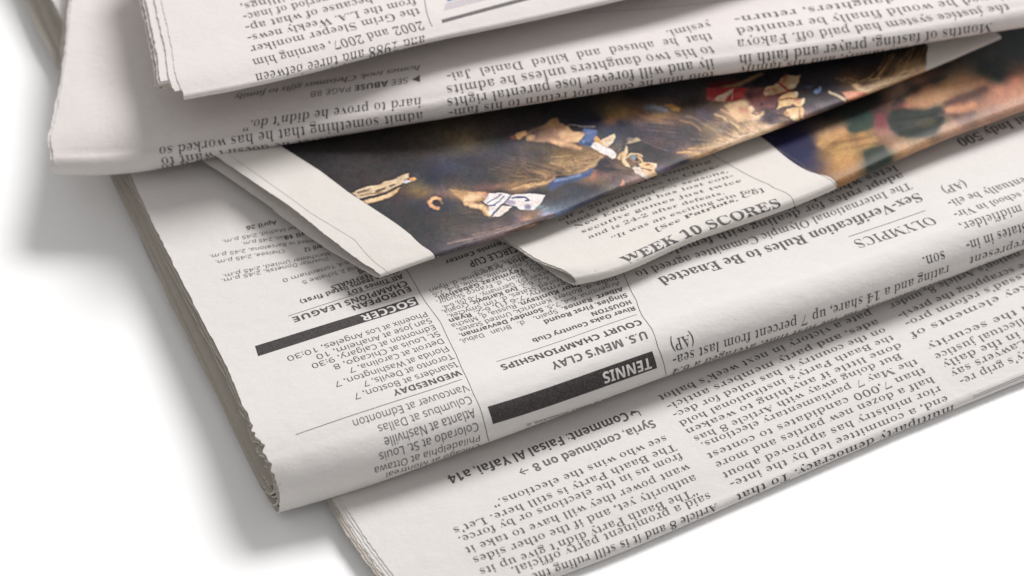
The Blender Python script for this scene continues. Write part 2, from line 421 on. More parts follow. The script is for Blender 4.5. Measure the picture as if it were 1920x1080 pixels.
class Z:                                     # measured on an enlarged crop: origin and scale of the crop
    def __init__(s, ox, oy, k): s.ox, s.oy, s.k = ox, oy, k
    def __call__(s, x, y): return (s.ox+x/s.k, s.oy+y/s.k)
def lines(sheet, z, rows, style, lead=None, **kw):
    """set rows of type; with lead, each size follows the distance to the neighbouring baseline."""
    em = [None]*len(rows)
    if lead:
        pos = []
        for r in rows:
            a, b = sheet.inv(*z(*r[1])), sheet.inv(*z(*r[2])); pos.append((sheet.at(*a), sheet.at(*b)))
        gap = []
        for (a, b), (c, e) in zip(pos, pos[1:]):
            d = (e-c)/np.linalg.norm(e-c); m = (a+b)/2-c; gap.append(np.linalg.norm(m-(m@d)*d))
        gap = np.array([gap[0]]+gap); em = [lead*float(np.median(gap[max(0, k-2):k+3])) for k in range(len(rows))]
    for r, q in zip(rows, em):
        k = {'style': style, **kw, **(r[3] if len(r) > 3 else {})}
        if q and 'size' not in k: k['size'] = q*k.pop('rel', 1.0)
        k.pop('rel', None)
        sheet.text(r[0], z(*r[1]), z(*r[2]), **k)

# ================================================================== the table
def table():
    m = bpy.data.materials.new('white_laminate'); N, L, b = nodes(m)
    tc = N.new('ShaderNodeTexCoord'); n = N.new('ShaderNodeTexNoise'); n.inputs['Scale'].default_value = 9
    L.new(tc.outputs['Object'], n.inputs['Vector'])
    r = N.new('ShaderNodeValToRGB'); r.color_ramp.elements[0].color = (0.92, 0.92, 0.92, 1); r.color_ramp.elements[1].color = (0.935, 0.935, 0.935, 1)
    L.new(n.outputs['Fac'], r.inputs[0]); L.new(r.outputs[0], b.inputs['Base Color']); b.inputs['Roughness'].default_value = 0.6; b.inputs['Specular IOR Level'].default_value = 0.2
    s = 150.0
    v = np.array([(-s, -s, 0), (s, -s, 0), (s, s, 0), (-s, s, 0), (-s, -s, -3), (s, -s, -3), (s, s, -3), (-s, s, -3)])
    f = np.array([(0, 1, 2, 3), (7, 6, 5, 4), (0, 4, 5, 1), (1, 5, 6, 2), (2, 6, 7, 3), (3, 7, 4, 0)])
    o = mesh_object('table_surface', [(v, f, 0)], [m], None, smooth=False); o['kind'] = 'structure'
table()

# ================================================================== bottom newspaper (long political column, lies flat)
def fcol(limb, far, zt=0.27, zb=0.03): return fold_column(limb, far, zt, zb, [(0.8, 0.03), (3, 0.03), (6, 0.03), (11, 0.03)], rh=0.14)
bottom = Sheet([
    fcol((798, 1166), [(500, 560, .40), (560, 770, .42), (640, 935, .42), (735, 1075, .38)]),
    fcol((1013, 1093), [(560, 440, .40), (720, 665, .45), (860, 865, .45), (960, 1010, .40)]),
    fcol((1470, 904), [(1010, 250, .40), (1170, 475, .45), (1310, 675, .45), (1420, 830, .40)]),
    fcol((1817, 755), [(1360, 100, .40), (1520, 325, .45), (1660, 525, .45), (1767, 680, .40)]),
    fcol((2080, 652), [(1630, 0, .40), (1790, 225, .45), (1930, 425, .45), (2033, 580, .40)]),
], seed=3, wave=0.010, roll=0.8, vlim=-4.3)
z7 = Z(1200, 560, 2.076); z6 = Z(620, 700, 2.824); z5 = Z(1200, 300, 2.667)
lines(bottom, z7, [
    ("pate a victory in next week\u2019s ballot", (896, 45), (66, 380)),
    ("ades, and party members antici-", (922, 80), (98, 415)),
    ("on the country it has ruled for dec-", (950, 113), (122, 447)),
    ("the Baath Party\u2019s institutional hold", (980, 142), (147, 480)),
    ("done little if anything to weaken", (1012, 172), (172, 512)),
    ("But doing away with Article 8 has", (1012, 212), (203, 540)),
    ("the May 7 parliamentary elections.", (1073, 235), (233, 563)),
    ("than 7,000 candidates to contest", (1104, 268), (256, 605)),
    ("half a dozen new parties and more", (1137, 303), (288, 640)),
    ("rior ministry has approved about", (1166, 339), (316, 680)),
    ("end, a committee led by the inte-", (1194, 377), (344, 715)),
    ("multiparty democracy. To that", (1223, 412), (370, 765)),
], 'serif', lead=0.90)
lines(bottom, z5, [
    ("key nation\u2019s Article 8, under", (2010, 405), (1240, 725)),
    ("while scrapping the previ-", (2050, 455), (1282, 772)),
    ("ter Assad\u2019s reform pro-", (2065, 505), (1318, 812)),
    ("the key elements of", (2080, 560), (1345, 868)),
    ("ists in the security", (2130, 650), (1428, 925)),
    ("and intellectual justice", (2160, 690), (1465, 975)),
    ("involved in the daily", (2190, 737), (1505, 1015)),
    ("Lawyers say", (1925, 895), (1545, 1060)),
], 'serif', size=0.215)
lines(bottom, z7, [("weaken party\u2019s grip re-", (1760, 100), (1238, 315))], 'serif', size=0.215)
for k in (0, 8): bottom.rule([z7(1296, 380+k), z7(1520, 287+k)], w=0.006, slot='grey')
lines(bottom, z6, [
    ([('sansb', "\u21b3Comment: Faisal Al Yafai, a14")], (1625, 180), (612, 545), dict(size=0.27)),
    ([('sansb', "Syria, continued on 8 \u2192")], (1705, 245), (982, 512), dict(size=0.25, slot='grey')),
    ("see who wins the elections.\u201d", (1772, 328), (846, 680)),
    ("The Baath Party is still here. Let\u2019s", (1818, 373), (640, 822)),
    ("from us in the elections or by force.", (1852, 420), (670, 870)),
    ("want power they will have to take it", (1890, 478), (705, 925)),
    ("authority yet, and if the other sides", (1926, 535), (745, 978)),
    ("\u201cThe Baath Party didn\u2019t give up its", (1930, 607), (780, 1038)),
    ("said a prominent party official.", (2005, 630), (950, 1030)),
    ("Article 8 and it is still ruling the coun-", (2042, 688), (860, 1130)),
], 'serif', size=0.215)
n_bottom = newspaper('lowest newspaper, flat on the white table, its narrow columns ending in a bold comment line', (3, -4, 0))
finish_page(bottom, 'cover_page', PAPER_COOL, n_bottom, thick=0.010, ragged=0.008, seed=5, vrange=(-4.4, 4.4))
for k, (dp, lf) in enumerate([(.016, -.05), (.032, -.10), (.048, -.125), (.064, -.17), (.080, -.20)]):
    mesh_object('inner_page', [(*bottom.paper(depth=dp+.003, thick=0.010, left=lf, ragged=0.008, seed=20+k, urange=(0, 6), vrange=(-14, -0.0), step=2), 0)], [PAPER_COOL if k < 3 else PAPER_EDGE_SHADED], n_bottom)
    
# ================================================================== sports newspaper with the big rolled fold
def ecol(limb, far, zt=1.50, zb=0.52, under=None, rh=None): return fold_column(limb, far, zt, zb, under or [(1.2, .50), (4, .50), (8, .48), (14, .48), (19, .48)], rh)
sports = Sheet([
    ecol((521, 961), [(40, -110, 1.05), (128, 60, 1.05), (245, 327, 1.08), (283, 410, 1.12), (380, 600, 1.27), (428, 694, 1.36), (452, 752, 1.42)], 1.42, 0.12, [(1.2, .10), (4, .08), (8, .08), (14, .08), (19, .08)], 0.52),
    ecol((700, 907), [(235, -110, 1.15), (340, 60, 1.15), (463, 327, 1.2), (565, 515, 1.33), (634, 655, 1.44)], 1.50, 0.30, [(1.2, .40), (4, .48), (8, .48), (14, .48), (19, .48)], 0.58),
    ecol((915, 829), [(395, -110, 1.2), (490, 60, 1.2), (640, 327, 1.25), (765, 540, 1.38), (858, 688, 1.47)], 1.52, 0.50),
    ecol((1250, 705), [(760, -110, 1.2), (860, 60, 1.2), (1020, 327, 1.28), (1135, 450, 1.36), (1212, 590, 1.47)], 1.52, 0.50),
    ecol((1560, 601), [(1110, -110, 1.2), (1230, 60, 1.2), (1370, 220, 1.3), (1470, 400, 1.38), (1530, 505, 1.47)], 1.50, 0.50),
    ecol((1920, 466), [(1500, -110, 1.2), (1610, 60, 1.2), (1720, 120, 1.3), (1830, 265, 1.38), (1887, 365, 1.47)], 1.50, 0.50),
    ecol((2180, 365), [(1800, -110, 1.2), (1900, 40, 1.2), (1990, 60, 1.3), (2090, 170, 1.38), (2145, 262, 1.47)], 1.50, 0.50),
], seed=11, wave=0.014, roll=2.2, vlim=-17.0)
ze = Z(480, 560, 3.176); zs = Z(380, 400, 4.155); zt = Z(800, 440, 3.0)
lines(sports, ze, [
    ("Phoenix at Los Angeles, 10:30", (1012, 76), (176, 348)),
    ("San Jose at Anaheim, 10", (1037, 114), (350, 338)),
    ("Edmonton at Calgary, 9:30", (1060, 154), (323, 392)),
    ("St. Louis at Chicago, 8", (1085, 193), (453, 398)),
    ("Detroit at Carolina, 7", (1108, 235), (546, 417)),
    ("Florida at Washington, 7", (1135, 281), (460, 500)),
    ("Toronto at Devils, 7", (1161, 327), (630, 495)),
    ("Islanders at Boston, 7", (1184, 376), (576, 570)),
    ([('sansb', "WEDNESDAY")], (1207, 426), (810, 548), dict(rel=1.0)),
    ("Vancouver at Edmonton", (1247, 512), (568, 725)),
    ("Columbus at Dallas", (1272, 577), (718, 757)),
    ("Atlanta at Nashville", (1294, 652), (756, 830)),
    ("Colorado at St. Louis", (1320, 734), (728, 920)),
    ("Philadelphia at Ottawa", (1337, 808), (700, 1006)),
    ("Chicago at Montreal", (1338, 862), (772, 1038)),
], 'sans', lead=0.92)
sports.rule([ze(1226, 480), ze(237, 810)], w=0.012)
sports.quad([(777, 556), (786, 571), (484, 668), (478, 649)], slot='bar', n=80, m=10)
lines(sports, zs, [
    ([('sansb', "EUROPEAN")], (1612, 566), (1148, 724), dict(size=0.19)),
    ([('sansb', "CHAMPIONS LEAGUE")], (1582, 522), (688, 815), dict(size=0.19)),
    ([('sansb', "All Times EDT")], (1550, 472), (1112, 612), dict(size=0.15)),
    ([('sansb', "(Home teams listed first)")], (1530, 430), (748, 680), dict(size=0.15)),
    ([('sansb', "QUARTERFINALS")], (1480, 400), (992, 570), dict(size=0.15)),
    ([('sansb', "First Leg")], (1440, 375), (1205, 452), dict(size=0.15)),
    ("Real Madrid 2, Schalke 5", (1420, 345), (768, 530)),
    ("Inter Milan 4, Tottenham 0", (1380, 300), (615, 515)),
    ("Shakhtar Donetsk, 2:45 p.m.", (978, 342), (142, 515)),
    ("Manchester United, 2:45 p.m.", (990, 303), (150, 478)),
    ([('sansb', "April 12")], (960, 235), (786, 272), dict(size=0.15)),
    ("Chelsea, 2:45 p.m.", (640, 280), (95, 370)),
    ("United vs Barcelona, 2:45 p.m.", (890, 200), (50, 325)),
    ([('sansb', "April 13")], (860, 130), (630, 178), dict(size=0.15)),
    ("Milan, 2:45 p.m.", (700, 165), (300, 225)),
    ("Real Madrid, 2:45 p.m.", (760, 95), (150, 210)),
    ([('sansb', "April 26")], (572, 55), (334, 102), dict(size=0.15)),
], 'sans', size=0.125)
sports.rule([zs(1567, 502), zs(668, 800)], w=0.010)
lines(sports, zs, [([('sansb', "SOCCER")], (1642, 662), (1225, 800), dict(size=0.225, slot='white', off=0.006))], 'sansb')
# tennis column
sports.quad([zt(1268, 655), zt(1296, 750), zt(372, 1066), zt(342, 968)], slot='bar', n=80, m=14)
lines(sports, zt, [
    ([('sansb', "TENNIS")], (1258, 690), (983, 778), dict(size=0.275, slot='white', off=0.006)),
    ([('sansb', "U.S. MEN\u2019S CLAY")], (1233, 540), (692, 722), dict(size=0.23)),
    ([('sansb', "COURT CHAMPIONSHIPS")], (1198, 477), (408, 735), dict(size=0.22)),
    ([('sansb', "River Oaks Country Club")], (1167, 402), (588, 588), dict(size=0.15)),
    ([('sansb', "HOUSTON")], (1145, 366), (918, 440), dict(size=0.15)),
    ([('sansb', "Singles, First Round")], (1122, 328), (652, 483), dict(size=0.15)),
    ([('sansb', "Albert  Ramos,  "), ('sans', "Spain,    d.   Brian   Dabul,")], (1098, 294), (183, 592)),
    ([('sans', "Argentina, 6-4, 7-5. "), ('sansb', "Somdev Devvarman,")], (1080, 262), (178, 560)),
    ([('sans', "India, d. Robert Kendrick, United States,")], (1065, 232), (165, 530)),
    ([('sans', "6-4, 7-6. "), ('sansb', "Igor Kunitsyn, "), ('sans', "Russia, d. Mischa")], (1045, 205), (133, 505)),
    ([('sans', "Zverev, Germany, 7-6 (1), 6-2. "), ('sansb', "Ryan")], (1025, 180), (118, 478)),
    ([('sans', "Sweeting, United States, d. Tim Smyczek,")], (1005, 155), (113, 452)),
    ([('sans', "United States, 6-2, 6-2. "), ('sansb', "Ivo Karlovic, "), ('sans', "Croatia,")], (985, 130), (83, 428)),
    ([('sans', "d. Benjamin Becker (5), Germany, 7-6 (5), 6-4.")], (965, 105), (83, 402)),
    ([('sans', "Kei Nishikori (6), Japan, d. Franco Skugor,")], (945, 80), (53, 374)),
    ([('sans', "Croatia, 6-4, 6-2. "), ('sansb', "Teymuraz Gabashvili,")], (925, 55), (48, 350)),
    ([('sans', "Russia, d. Paul Capdeville, Chile, 6-4, 7-6")], (905, 30), (28, 330)),
    ([('sansb', "Horacio Zeballos, "), ('sans', "Argentina, d. Ryan")], (885, 5), (10, 308)),
    ([('sans', "Harrison, United States, 6-4, 6-3.")], (865, -20), (252, 212)),
    ([('sansb', "MONTE CARLO CIRCLE CUP")], (860, -60), (230, 152), dict(size=0.24)),
    ([('sansb', "Family Circle Tennis Center")], (800, -95), (98, 148), dict(size=0.15)),
    ([('sans', "6; McCann, Atlanta, 5; Weeks, Milwaukee, 6;")], (1300, 818), (560, 1065), dict(size=0.15)),
    ([('sans', "Pence, Houston, 6; Prado, Atlanta, 5; Rolen,")], (1310, 845), (560, 1095), dict(size=0.15)),
], 'sans', size=0.142)
sports.rule([zt(1182, 449), zt(392, 714)], w=0.010)
# column rules run up the page
sports.rule([(916, 827), (913, 815), (908, 793), (886, 736), (855, 664), (826, 604), (796, 564), (763, 507), (700, 400)], w=0.012)
sports.rule([(1249, 703), (1247, 694), (1233, 650), (1217, 610), (1193, 563), (1170, 515), (1120, 425)], w=0.012)
# general news columns on the right
lines(sports, z5, [
    ("OLYMPICS", (1455, 282), (1060, 405), dict(size=0.34)),
    ([('serifb', "Sex-Verification Rules to Be Enacted")], (1393, 163), (82, 592), dict(size=0.335)),
    ("The International Olympic Committee agreed to", (1345, 112), (-32, 562)),
    ("adopt rules for dealing with female ath-", (1308, 62), (-50, 505)),
    ("letes whose bodies make high levels of", (1275, 25), (-80, 470)),
    ("son.", (1522, 452), (1408, 487), dict(size=0.30)),
    ("rating and a 14 share, up 7 percent from last sea-", (1548, 525), (160, 985), dict(size=0.31)),
    ("vised nationally for the first time, averaged a 6.4", (1535, 588), (165, 1048), dict(size=0.31)),
    ("(AP)", (264, 868), (145, 904), dict(size=0.30)),
    ("(AP)", (1620, 103), (1500, 142)),
    ("will eventually be eli-", (2080, 35), (1530, 207)),
    ("at a high school in Vir-", (2130, 85), (1562, 263)),
    ("ia, and a midfielder,", (2160, 140), (1590, 322)),
    ("the United States in in-", (2220, 215), (1625, 412)),
    ("who would represent", (2250, 290), (1648, 487)),
    ("chosen to be the player", (2270, 345), (1665, 545)),
], 'serif', size=0.272)
sports.rule([z5(1427, 253), z5(1043, 384)], w=0.013)
zi = Z(1360, 0, 3.0)
lines(sports, zi, [([('serifb', "Record Crowd at Indy 500")], (2300, 400), (1290, 785), dict(size=0.335))], 'serifb')
SLOTS['white'] = PAPER_COOL
n_sports = newspaper('thick sports newspaper with rolled near fold and black soccer and tennis bars', (2, 0, 0.45))
finish_page(sports, 'cover_page', PAPER_COOL, n_sports, thick=0.012, ragged=0.006, seed=9, tear=6.5)
for k in range(7):
    dp = 0.055+0.066*k
    mesh_object('inner_page', [(*sports.paper(depth=dp, thick=0.030, left=[.04, -.02, .06, .02, -.03, .05, .03][k], ragged=0.009, seed=40+k, urange=(0.0, 5), step=2, tear=6.0), 0)], [PAPER_EDGE_SHADED], n_sports)

# ================================================================== printed pictures: a canvas painted with soft shapes
class Canvas:
    def __init__(s, x0, y0, x1, y1, base):
        s.o = (x0, y0); s.w, s.h = x1-x0, y1-y0; s.a = np.zeros((s.h, s.w, 3)); s.a[:] = base
        s.Y, s.X = np.mgrid[y0:y1, x0:x1].astype(float)
    def _win(s, p, pad):
        x0, y0 = np.floor(p.min(0)-pad).astype(int)-np.array(s.o); x1, y1 = np.ceil(p.max(0)+pad).astype(int)-np.array(s.o)
        x0, y0, x1, y1 = max(0, x0), max(0, y0), min(s.w, x1), min(s.h, y1)
        return (slice(y0, y1), slice(x0, x1)) if x1 > x0 and y1 > y0 else None
    def _mix(s, w, m, c, tex=0.0):
        c = np.array(c, float)
        if tex: c = c*(1+tex*rng.normal(0, 1, m.shape)[..., None])
        s.a[w] = s.a[w]*(1-m[..., None])+c*m[..., None]
    def poly(s, z, pts, c, soft=1.0, alpha=1.0, tex=0.0):
        soft = soft*1.35+0.25
        p = np.array([z(*q) for q in pts]); w = s._win(p, soft*3+2)
        if not w: return
        X, Y = s.X[w], s.Y[w]; ins = np.zeros(X.shape, bool); dist = np.full(X.shape, 1e9)
        for i in range(len(p)):
            (xa, ya), (xb, yb) = p[i-1], p[i]
            if ya != yb: ins ^= ((Y < ya) != (Y < yb)) & (X < (xb-xa)*(Y-ya)/(yb-ya)+xa)
            dist = np.minimum(dist, seg(X, Y, xa, ya, xb, yb))
        sd = np.where(ins, dist, -dist); m = np.clip(sd/(2*soft)+0.5, 0, 1); m = m*m*(3-2*m)
        s._mix(w, m*alpha, c, tex)
    def line(s, z, pts, wd, c, soft=0.8, alpha=1.0):
        p = np.array([z(*q) for q in pts]); wd = wd/z.k; w = s._win(p, wd+soft*3+2)
        if not w: return
        d = np.full(s.X[w].shape, 1e9)
        for i in range(len(p)-1): d = np.minimum(d, seg(s.X[w], s.Y[w], *p[i], *p[i+1]))
        m = np.clip((wd/2-d)/(2*soft)+0.5, 0, 1)
        s._mix(w, m*alpha, c)
    def blob(s, z, x, y, rx, ry, c, soft=0.5, rot=0.0, alpha=1.0):
        t = np.linspace(0, 6.28, 25)[:-1]; ca, sa = math.cos(rot), math.sin(rot)
        s.poly(z, [(x+rx*math.cos(a)*ca-ry*math.sin(a)*sa, y+rx*math.cos(a)*sa+ry*math.sin(a)*ca) for a in t], c, soft, alpha)
    def hair(s, z, A, B, n, cols, wd=(5, 12), alpha=0.6, jit=10, seed=0):
        n = int(n*1.8)
        r = np.random.default_rng(seed); A, B = np.array(A, float), np.array(B, float); k = 14
        t = np.linspace(0, 1, k); ta = np.linspace(0, 1, len(A)); tb = np.linspace(0, 1, len(B))
        a = np.stack([np.interp(t, ta, A[:, q]) for q in (0, 1)], 1); b = np.stack([np.interp(t, tb, B[:, q]) for q in (0, 1)], 1)
        for _ in range(n):
            f = r.uniform(0, 1); c = a*(1-f)+b*f+np.cumsum(r.normal(0, jit/5, (k, 2)), 0); i0 = r.integers(0, k-4); i1 = min(k, i0+r.integers(4, 9))
            q = r.integers(0, len(cols)); s.line(z, c[i0:i1], r.uniform(*wd), np.array(cols[q])*r.uniform(0.7, 1.2), 0.9, 0.75*alpha*r.uniform(0.5, 1))
    def speckle(s, amt=5, seed=1):
        r = np.random.default_rng(seed); s.a += r.normal(0, amt, s.a.shape)*0.8+r.normal(0, amt, s.a.shape[:2])[..., None]
    def blend(s, z, rows, soft, stretch):
        # lay in soft tones: a smooth surface through the measured colours
        pos = np.array([z(q[0], q[1]) for q in rows])/np.array([stretch, 1.0]); colour = np.array([q[2:] for q in rows], float)
        dist = np.sqrt(((pos[:, None]-pos[None])**2).sum(-1)+soft**2)
        mean = colour.mean(0); weight = np.linalg.solve(dist+0.6*np.eye(len(rows)), colour-mean)
        total = np.zeros_like(s.a)+mean
        for p, w in zip(pos, weight): total += np.sqrt((s.X/stretch-p[0])**2+(s.Y-p[1])**2+soft**2)[..., None]*w
        s.a = np.clip(total, 34, 246)
    def field(s, cell, seed):
        """smooth random field: value noise with the given cell, in pixels."""
        r = np.random.default_rng(seed); g = r.normal(0, 1, (s.h//cell+3, s.w//cell+3)); y = (s.Y-s.o[1])/cell; x = (s.X-s.o[0])/cell
        j, i = y.astype(int), x.astype(int); fy, fx = y-j, x-i; fy = fy*fy*(3-2*fy); fx = fx*fx*(3-2*fx)
        return g[j, i]*(1-fx)*(1-fy)+g[j, i+1]*fx*(1-fy)+g[j+1, i]*(1-fx)*fy+g[j+1, i+1]*fx*fy
    def develop(s, warp=1.0, mottle=0.10, soft=1, seed=50, sharp=0.0, contrast=0.0):
        """break up straight outlines and flat tones, as the press does."""
        dx = warp*(2.6*s.field(19, seed)+1.5*s.field(7, seed+1)); dy = warp*(1.6*s.field(19, seed+2)+1.0*s.field(7, seed+3))
        x = np.clip(s.X-s.o[0]+dx, 0, s.w-1).astype(int); y = np.clip(s.Y-s.o[1]+dy, 0, s.h-1).astype(int); a = s.a[y, x]
        for _ in range(soft):
            a = (a+np.roll(a, 1, 0)+np.roll(a, -1, 0)+np.roll(a, 1, 1)+np.roll(a, -1, 1))/5
        m = 1+mottle*(0.7*s.field(31, seed+4)+0.8*s.field(10, seed+5)+0.6*s.field(4, seed+6))
        a = a*m[..., None]
        for c in range(3): a[..., c] += 1.3*s.field(14, seed+7+c)+1.0*s.field(5, seed+17+c)
        b = a.copy()
        for _ in range(3): b = (b+np.roll(b, 2, 0)+np.roll(b, -2, 0)+np.roll(b, 2, 1)+np.roll(b, -2, 1))/5
        a = np.clip(a+sharp*(a-b), 4, 252)
        a = a+contrast*(a-92)*(1-(a/255-0.36)**2)
        g = a.mean(-1, keepdims=True); s.a = g+(a-g)*0.82
    def sample(s, px):
        x = np.clip(px[..., 0]-s.o[0], 0, s.w-1.001); y = np.clip(px[..., 1]-s.o[1], 0, s.h-1.001); i, j = x.astype(int), y.astype(int); fx, fy = (x-i)[..., None], (y-j)[..., None]
        c = s.a[j, i]*(1-fx)*(1-fy)+s.a[j, i+1]*fx*(1-fy)+s.a[j+1, i]*(1-fx)*fy+s.a[j+1, i+1]*fx*fy
        c = np.clip(c*np.array([1.04, 0.985, 0.985]), 6, 250)/255.0
        return np.where(c <= 0.04045, c/12.92, ((c+0.055)/1.055)**2.4)*0.78
def seg(X, Y, xa, ya, xb, yb):
    dx, dy = xb-xa, yb-ya; t = np.clip(((X-xa)*dx+(Y-ya)*dy)/max(dx*dx+dy*dy, 1e-9), 0, 1)
    return np.hypot(X-xa-t*dx, Y-ya-t*dy)

zd = Z(1460, 30, 3.272)

# ------------------------------------------------------------------ newspaper with the man behind the camera (WEEK 10 SCORES)
def dcol(limb, far, zc_, r=0.11): return fold_column(limb, far, zc_+r, zc_-r, [(0.8, zc_-r-.03), (2.5, zc_-r-.14), (5.0, zc_-r-.26)], rh=0.10)
scores = Sheet([
    dcol((1079, 535), [(800, 340, 1.53), (945, 443, 1.62), (1010, 487, 1.78)], 1.69),
    dcol((1135, 523), [(860, 325, 1.55), (1000, 425, 1.64), (1085, 487, 1.81)], 1.73),
    dcol((1271, 466), [(1000, 270, 1.57), (1130, 362, 1.66), (1225, 433, 1.83)], 1.75),
    dcol((1488, 388), [(1215, 195, 1.57), (1345, 283, 1.66), (1440, 353, 1.83)], 1.75),
    dcol((1727, 281), [(1455, 95, 1.59), (1585, 182, 1.68), (1680, 250, 1.85)], 1.77),
    dcol((1920, 208), [(1648, 22, 1.61), (1778, 109, 1.70), (1873, 176, 1.87)], 1.79),
    dcol((2090, 145), [(1815, -40, 1.61), (1948, 46, 1.70), (2043, 113, 1.87)], 1.79),
], seed=21, wave=0.010, roll=0.5, vlim=-5.0)
zw = Z(1000, 250, 3.692)
lines(scores, zw, [
    ("WEEK 10 SCORES", (640, 908), (1722, 505), dict(style='slab', size=0.275)),
    ([('serif', "[See "), ('serifb', "Patriots,"), ('serif', " C6]")], (850, 682), (1603, 398)),
    ("\u201cIt was an exciting win for", (548, 740), (1547, 394)),
    ("and is 24-2 after defeats.", (383, 730), (1328, 418)),
    ("secutive games just twice", (333, 694), (1448, 333)),
    ("New England has lost con-", (287, 660), (1392, 298)),
    ("land. In the past 7\u00bd seasons,", (232, 636), (1352, 268)),
    ("off a 20-point loss to Cleve-", (180, 612), (1292, 232)),
    ("triots, who were coming", (135, 580), (1235, 198)),
], 'serif', size=0.138)
scores.rule([(1300, 240), (1339, 293), (1440, 345), (1474, 362), (1488, 380), (1490, 387)], w=0.010)
scores.rule([(1395, 235), (1437, 264), (1500, 305), (1552, 335), (1567, 349), (1569, 352)], w=0.010, slot='grey')
cv = Canvas(1380, 20, 2100, 420, (54, 54, 60))
cv.blend(zd, [
 (100, 700, 52, 50, 88), (200, 850, 56, 52, 92), (30, 650, 48, 48, 72), (-100, 760, 50, 48, 84), (300, 620, 54, 56, 62), (500, 560, 58, 60, 62), (600, 500, 58, 58, 60), (400, 500, 50, 50, 56), (700, 300, 52, 50, 56), (200, 560, 50, 50, 60),
 (1000, 300, 80, 76, 82), (1300, 250, 74, 82, 90), (1450, 250, 72, 80, 90), (1250, 340, 70, 76, 78), (1350, 390, 60, 70, 70), (1600, 230, 70, 78, 88), (1100, 200, 66, 68, 76), (1300, 120, 60, 62, 72),
 (740, 430, 200, 168, 158), (700, 480, 170, 138, 132), (850, 390, 178, 134, 120), (950, 350, 126, 96, 96), (680, 560, 120, 84, 88), (750, 520, 104, 84, 86), (830, 450, 92, 78, 80), (960, 392, 86, 78, 80), (880, 455, 180, 132, 108), (950, 450, 204, 156, 124), (1050, 420, 208, 160, 130), (1150, 390, 198, 150, 122), (1000, 500, 208, 160, 128), (880, 540, 202, 150, 126), (800, 510, 196, 146, 124), (780, 550, 176, 112, 108),
 (1250, 400, 182, 128, 112), (1350, 430, 182, 124, 108), (1450, 390, 198, 126, 108), (1500, 420, 188, 130, 114), (1400, 480, 192, 132, 118), (1300, 520, 188, 132, 122), (1620, 420, 186, 128, 114), (1600, 500, 190, 146, 136),
 (1100, 515, 112, 80, 76), (1200, 478, 104, 78, 76), (1150, 500, 98, 72, 72), (1260, 452, 128, 90, 84), (1040, 530, 140, 100, 90), (1050, 570, 212, 150, 120), (1110, 575, 204, 140, 116), (1180, 545, 196, 134, 114), (1000, 605, 112, 88, 86), (1090, 618, 120, 96, 94), (1180, 600, 142, 114, 112), (1300, 575, 176, 138, 134), (1450, 540, 198, 154, 144), (1000, 680, 178, 148, 136), (1080, 660, 192, 154, 144), (1250, 640, 190, 148, 138),
 (900, 770, 200, 158, 134), (800, 800, 200, 160, 132), (720, 800, 192, 152, 126), (700, 755, 158, 124, 112), (680, 700, 150, 110, 108), (620, 640, 136, 64, 80), (600, 690, 150, 104, 104), (590, 620, 110, 70, 80), (650, 600, 100, 66, 74),
 (800, 640, 42, 54, 56), (900, 615, 46, 58, 58), (960, 650, 50, 62, 62), (850, 705, 50, 56, 52), (720, 620, 40, 52, 56), (850, 590, 50, 62, 62), (985, 580, 62, 62, 62), (740, 690, 52, 60, 60), (930, 700, 58, 68, 66), (860, 655, 78, 74, 64), (910, 665, 80, 78, 68), (780, 680, 64, 70, 64), (700, 660, 76, 70, 74), (1000, 630, 76, 78, 76),
 (500, 650, 50, 72, 70), (560, 620, 56, 80, 76), (440, 690, 72, 80, 74), (400, 702, 198, 150, 112), (300, 738, 204, 160, 112), (250, 780, 194, 146, 96), (340, 772, 150, 108, 68), (420, 745, 178, 132, 88), (500, 725, 180, 136, 88), (590, 730, 160, 120, 92), (400, 800, 198, 154, 100), (480, 770, 146, 108, 68), (540, 790, 188, 146, 96), (620, 775, 140, 106, 86), (450, 830, 194, 150, 98), (350, 870, 190, 144, 92), (300, 830, 160, 118, 76), (540, 840, 100, 90, 70), (620, 830, 48, 62, 58), (665, 870, 54, 68, 66), (590, 880, 60, 66, 60), (560, 930, 70, 76, 70), (480, 900, 178, 134, 94), (350, 950, 182, 136, 94), (420, 960, 178, 132, 94), (280, 905, 130, 100, 92), (225, 905, 72, 62, 92), (640, 925, 72, 78, 76), (700, 900, 130, 112, 100), (750, 860, 194, 150, 122), (215, 800, 70, 60, 84), (190, 760, 54, 50, 88), (250, 860, 120, 92, 84),
 (850, 900, 176, 132, 112), (1100, 800, 180, 138, 124), (1400, 680, 184, 140, 130), (500, 1020, 160, 116, 82), (380, 1050, 164, 120, 84)], 3.0, 1.2)
cv.line(zd, [(700, 545), (800, 465), (910, 405), (1020, 372)], 18, (78, 72, 76), 4, 0.75)
cv.line(zd, [(250, 800), (400, 768), (560, 742)], 8, (128, 92, 60), 3, 0.7); cv.line(zd, [(300, 842), (450, 800), (610, 778)], 8, (132, 96, 62), 3, 0.7)
cv.line(zd, [(740, 640), (860, 628), (970, 612)], 10, (70, 84, 84), 3, 0.7); cv.line(zd, [(1030, 530), (1120, 508), (1260, 450)], 22, (98, 70, 70), 5, 0.7)
cv.poly(zd, [(690, 580), (780, 560), (870, 590), (960, 560), (1015, 590), (1005, 660), (960, 715), (850, 745), (740, 735), (680, 690), (665, 630)], (44, 56, 57), 3.5, 0.85)
cv.blob(zd, 860, 652, 110, 44, (60, 66, 62), 4, -0.1, 0.8); cv.blob(zd, 900, 655, 60, 22, (86, 82, 70), 4, -0.15, 0.8); cv.line(zd, [(700, 640), (860, 622), (980, 600)], 10, (30, 40, 42), 2.5, 0.8)
cv.poly(zd, [(880, 480), (1000, 415), (1150, 385), (1230, 410), (1180, 455), (1050, 500), (960, 545), (890, 560), (800, 545)], (208, 160, 130), 7, 0.7)
